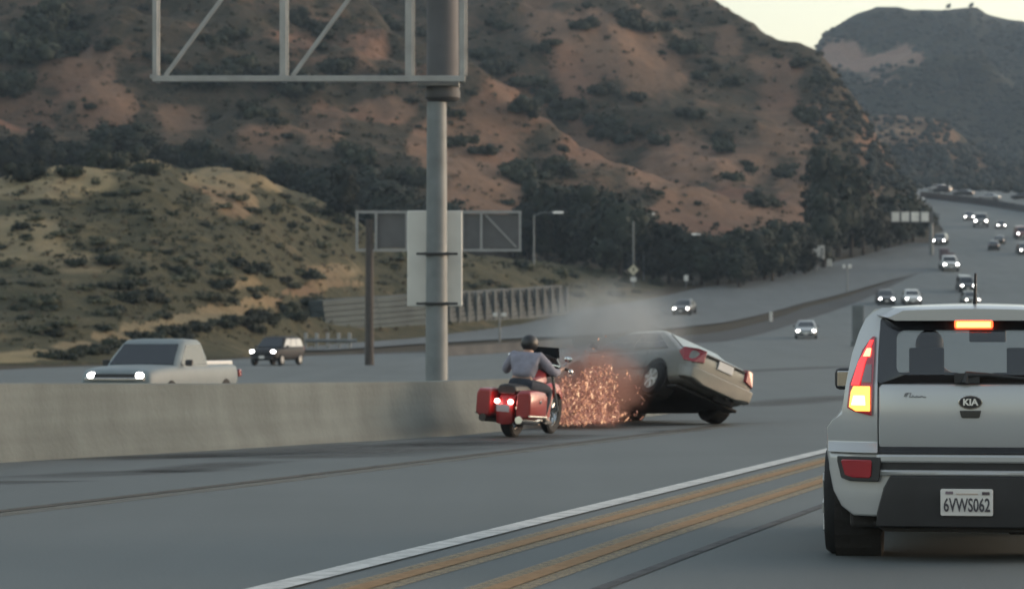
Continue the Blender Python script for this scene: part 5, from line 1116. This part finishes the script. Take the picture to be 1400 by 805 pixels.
post_sign('marker_post', 'small pale plate on a short post on the low bank right of the diamond sign', 938, 392, 376, [(0, 380, 6, 8, SIGNW, False)], w=.10)
post_sign('marker_post', 'pale stub post in front of the dark trees left of the ramp marker', 1134, 366, 354, [(0, 359, 7, 10, SIGNW, False)], w=.12)
o, k = post_sign('road_sign', 'square white sign board with dark strokes against the dark trees', 1116, 372, 336, [(0, 345, 22, 18, SIGNW, False)], w=.2)
for dx, bw in ((-8.4, 1.6), (6.2, 1.2), (8.6, 1.6)): MB().box((dx * k, -.105, 27 * k), (bw * k, .015, 13 * k)).build('print_stroke', SIGNK, o)
o, k = post_sign('road_sign', 'small upright white sign left of the long panel sign', 1206, 340, 313, [(0, 320, 9, 14, SIGNW, False)], w=.2)
MB().box((0, -.105, 20 * k), (3 * k, .015, 8 * k)).build('print_stroke', mat('grey print', (.2, .2, .2), .6), o)
# long sign of four white panels
YB = hit(1206, 349, G).y; bq = at(1268, 332, YB); bq.z = float(G(bq.x, YB)); s3 = thing('sign_structure', 'long sign of four white panels over the ramp below the far road', 'sign', bq); k = YB / F
for i in range(4):
    A = at(1219 + 13.4 * i, 290, YB) - bq; Bq = at(1229.5 + 13.4 * i, 303, YB) - bq; MB().box((A + Bq) / 2, (Bq.x - A.x, .12, A.z - Bq.z)).build('sign_panel', mat('pale sign panel', (.66, .63, .58), .6, var=.25, scale=.8), s3, bevel=.02)
A = at(1217, 297, YB + .3) - bq; Bq = at(1276, 297, YB + .3) - bq; MB().box((A + Bq) / 2, (Bq.x - A.x, .2, 15 * k)).build('sign_back', DULL, s3)
h = (at(1274, 290, YB) - bq).z; MB().cyl(((1274 - 1268) * k, .5, -.5), ((1274 - 1268) * k, .5, h), .25, n=10).build('post', STEEL_D, s3, smooth='auto')
# grey pillar seen just left of the crossover roof, and the pale pilasters of the retaining wall
p = hit(1173, 473); k = p.y / F; o = thing('pillar', 'plain grey pillar standing left of the roof corner of the grey crossover', 'pillar', p); o['kind'] = 'thing'
PIL = mat('grey pillar concrete', (.10, .11, .112), .85, var=.2, scale=1.2, bump=.3); MB().box((0, 0, 27 * k), (15 * k, .7, 58 * k)).build('shaft', PIL, o, bevel=.06); MB().box((0, 0, .15), (18 * k, .95, .5)).build('plinth', PIL, o, bevel=.05)
for s in range(11, 27):
    u = L_ * s / NS; MB().box((ux * u - uy * .06, uy * u + ux * .06, d.z * s / NS + 1.45), (.42, .30, 3.0 - .6 * (s - 11) / 16), Matrix.Rotation(math.atan2(uy, ux), 3, 'Z')).build('pilaster', CRIB2, rwl)
# street lamps: pole, arm, head
def lamp(label, px, pb, pt, dx, on=True, w=.2):
    p = hit(px, pb, H_near); k = p.y / F; h = (pb - pt) * k; o = thing('street_lamp', label, 'street lamp', p)
    MB().cyl((0, 0, -.2), (0, 0, h - .3), w / 2, w / 3, n=8).build('pole', STEEL_D, o, smooth='auto')
    MB().tube([(0, 0, h - .4), (dx * k * .3, 0, h - .05), (dx * k, 0, h)], w / 4, 6).build('arm', STEEL_D, o)
    MB().box((dx * k, 0, h - .03), (max(1.1, 9 * k), .4, .16)).build('lamp_head', emit('pale lamp head', (.9, .95, .9), .07, (.6, .6, .58), .5) if on else SIGNBACK, o, bevel=.05)
lamp('street lamp with a pale head by the dark trees right of the sign pole', 730, 366, 290, 33)
lamp('small street lamp head right of the diamond sign post', 880, 384, 292, 8)
lamp('low pale lamp head among the dark trees above the ramp', 962, 388, 332, 14)
lamp('pale round lamp on a short pole among the dark trees', 948, 388, 320, 3)
lamp('curved arm street lamp before the tallest dark trees', 1144, 350, 263, 22)
lamp('short lamp at the near end of the far crest', 1250, 325, 271, 8)

# ------------------------------------------------------------------ smoke, dust and sparks
def volume(name, m, blobs, kind='stuff', div=3):
    bm = bmesh.new()
    for c, r in blobs:
        g = bmesh.ops.create_icosphere(bm, subdivisions=div, radius=1.0)
        for v in g['verts']:
            n = 1 + .22 * (float(fbm(np.array(v.co.x * 1.7 + c[0] * 3 + 5), np.array(v.co.y * 1.7 + v.co.z * 1.3 + 9), 3)) - .5); v.co = Vector(c) + Vector((v.co.x * r[0], v.co.y * r[1], v.co.z * r[2])) * n
    me = bpy.data.meshes.new(name); bm.to_mesh(me); bm.free(); o = link(name, me, m, kind=kind)
    if len(blobs) > 1:
        rm = o.modifiers.new('union', 'REMESH'); rm.mode = 'VOXEL'; rm.voxel_size = .12; baked(o)
    return o
def cloud_mat(name, col, dens, centre, size, scale, lo=.42, hi=.7, emis=None):
    m = bpy.data.materials.new(name); m.use_nodes = True; t = m.node_tree; N = t.nodes.new; L = t.links.new; t.nodes.remove(t.nodes['Principled BSDF'])
    v = N('ShaderNodeVolumePrincipled'); v.inputs['Color'].default_value = (*col, 1); v.inputs['Anisotropy'].default_value = .2
    co = N('ShaderNodeTexCoord'); n = N('ShaderNodeTexNoise'); n.inputs['Scale'].default_value = scale; n.inputs['Detail'].default_value = 5; L(co.outputs['Object'], n.inputs['Vector'])
    a = N('ShaderNodeMapRange'); a.inputs['From Min'].default_value = lo; a.inputs['From Max'].default_value = hi; L(n.outputs['Fac'], a.inputs['Value'])
    mp = N('ShaderNodeMapping'); mp.vector_type = 'POINT'; mp.inputs['Location'].default_value = [-c / s for c, s in zip(centre, size)]; mp.inputs['Scale'].default_value = [1 / s for s in size]; L(co.outputs['Object'], mp.inputs['Vector'])
    ln = N('ShaderNodeVectorMath'); ln.operation = 'LENGTH'; L(mp.outputs[0], ln.inputs[0])
    f = N('ShaderNodeMapRange'); f.interpolation_type = 'SMOOTHSTEP'; f.inputs['From Min'].default_value = 1.0; f.inputs['From Max'].default_value = .25; L(ln.outputs['Value'], f.inputs['Value'])
    mu = N('ShaderNodeMath'); mu.operation = 'MULTIPLY'; L(a.outputs[0], mu.inputs[0]); L(f.outputs[0], mu.inputs[1])
    md_ = N('ShaderNodeMath'); md_.operation = 'MULTIPLY'; L(mu.outputs[0], md_.inputs[0]); md_.inputs[1].default_value = dens; L(md_.outputs[0], v.inputs['Density'])
    if emis: v.inputs['Emission Color'].default_value = (*emis[0], 1); me_ = N('ShaderNodeMath'); me_.operation = 'MULTIPLY'; L(mu.outputs[0], me_.inputs[0]); me_.inputs[1].default_value = emis[1]; L(me_.outputs[0], v.inputs['Emission Strength'])
    L(v.outputs[0], t.nodes['Material Output'].inputs['Volume']); return m
YC = 47.5; cs = at(835, 455, YC); ss = (1.5, 1.3, 1.05)
volume('smoke', cloud_mat('grey tyre smoke', (.70, .76, .80), 1.7, cs, ss, 1.3, .34, .66), [(cs, ss)])
cs = at(815, 528, 46.2); ss = (1.0, .9, .78)
volume('dust', cloud_mat('brown dust with added glow', (.50, .32, .28), 3.8, cs, ss, 2.2, .34, .60, ((1.0, .42, .28), .06)), [(cs, ss)])  # a faint orange glow is put into the dust itself
# sparks: short bright slivers thrown from where the sedan scrapes the barrier
rg = np.random.RandomState(5); NSP = 5000; u = rg.uniform(752, 872, NSP); c0 = at(752, 580, 45.0)
px = np.where(rg.rand(NSP) < .55, rg.uniform(758, 846, NSP), rg.normal(798, 27, NSP)); hh = np.abs(rg.beta(1.25, 1.7, NSP)) * np.interp(px, [752, 775, 830, 860, 890], [50, 68, 82, 78, 44]); py = np.interp(px, [752, 890], [580, 572]) - hh; Yd = 45.6 + rg.normal(0, .55, NSP)
low = rg.rand(NSP) < .22; py = np.where(low, np.interp(px, [752, 890], [579, 573]) - rg.exponential(4, NSP), py); up_ = rg.rand(NSP) < .018; py = np.where(up_, py - rg.exponential(26, NSP), py)
P = np.stack([(px - 700) / F * Yd, Yd, np.maximum(CAMZ + (470 - py) / F * Yd, .012)], 1)
ang = rg.normal(1.5, .55, NSP); dirv = np.stack([np.cos(ang), rg.normal(0, .3, NSP), np.sin(ang)], 1); ln_ = (rg.exponential(.024, NSP) + .010)[:, None]; wd = (rg.uniform(.004, .010, NSP) * np.where(rg.rand(NSP) < .09, 2.2, 1))[:, None]
kp = (fbm(P[:, 0] * 4.5 + 3, P[:, 2] * 3.0, 3, .6) + .16 * rg.rand(NSP) > .44) | low; P, dirv, ln_, wd, NSP = P[kp], dirv[kp], ln_[kp], wd[kp], int(kp.sum())
sx = np.cross(dirv, [0, 1, 0]); sx /= np.linalg.norm(sx, axis=1)[:, None]; sy = np.cross(dirv, sx)
V = np.stack([P - dirv * ln_, P + sx * wd, P + sy * wd, P - sx * wd, P - sy * wd, P + dirv * ln_ * .6], 1).reshape(-1, 3); o6 = np.arange(NSP)[:, None] * 6
V[:, 2] = np.maximum(V[:, 2], .006)
T_ = np.array([(0, 1, 2), (0, 2, 3), (0, 3, 4), (0, 4, 1), (5, 2, 1), (5, 3, 2), (5, 4, 3), (5, 1, 4)]); Q = (o6[:, :, None] + T_[None]).reshape(-1, 3)
m, t, b = new_mat('glowing sparks'); g = t.nodes.new('ShaderNodeNewGeometry'); r = t.nodes.new('ShaderNodeValToRGB'); e = r.color_ramp.elements
e[0].color = (.05, .016, .012, 1); e[1].color = (2.6, 1.7, 1.0, 1); q = e.new(.45); q.color = (.26, .10, .075, 1); q = e.new(.78); q.color = (.60, .29, .21, 1); q = e.new(.93); q.color = (1.2, .55, .28, 1)
t.links.new(g.outputs['Random Per Island'], r.inputs['Fac']); t.links.new(r.outputs['Color'], b.inputs['Emission Color']); b.inputs['Emission Strength'].default_value = .15; b.inputs['Base Color'].default_value = (.2, .09, .06, 1)
link('sparks', np_mesh('sparks', V, Q), m, kind='stuff')
# ------------------------------------------------------------------ the evening haze over everything
m = bpy.data.materials.new('thin blue evening haze'); m.use_nodes = True; t = m.node_tree; t.nodes.remove(t.nodes['Principled BSDF'])
v = t.nodes.new('ShaderNodeVolumePrincipled'); v.inputs['Color'].default_value = (.62, .80, 1.0, 1); v.inputs['Density'].default_value = .00016; v.inputs['Anisotropy'].default_value = .1
t.links.new(v.outputs[0], t.nodes['Material Output'].inputs['Volume'])
MB().box((300, 1090, 165), (3700, 2260, 344)).build('haze', m, kind='stuff')
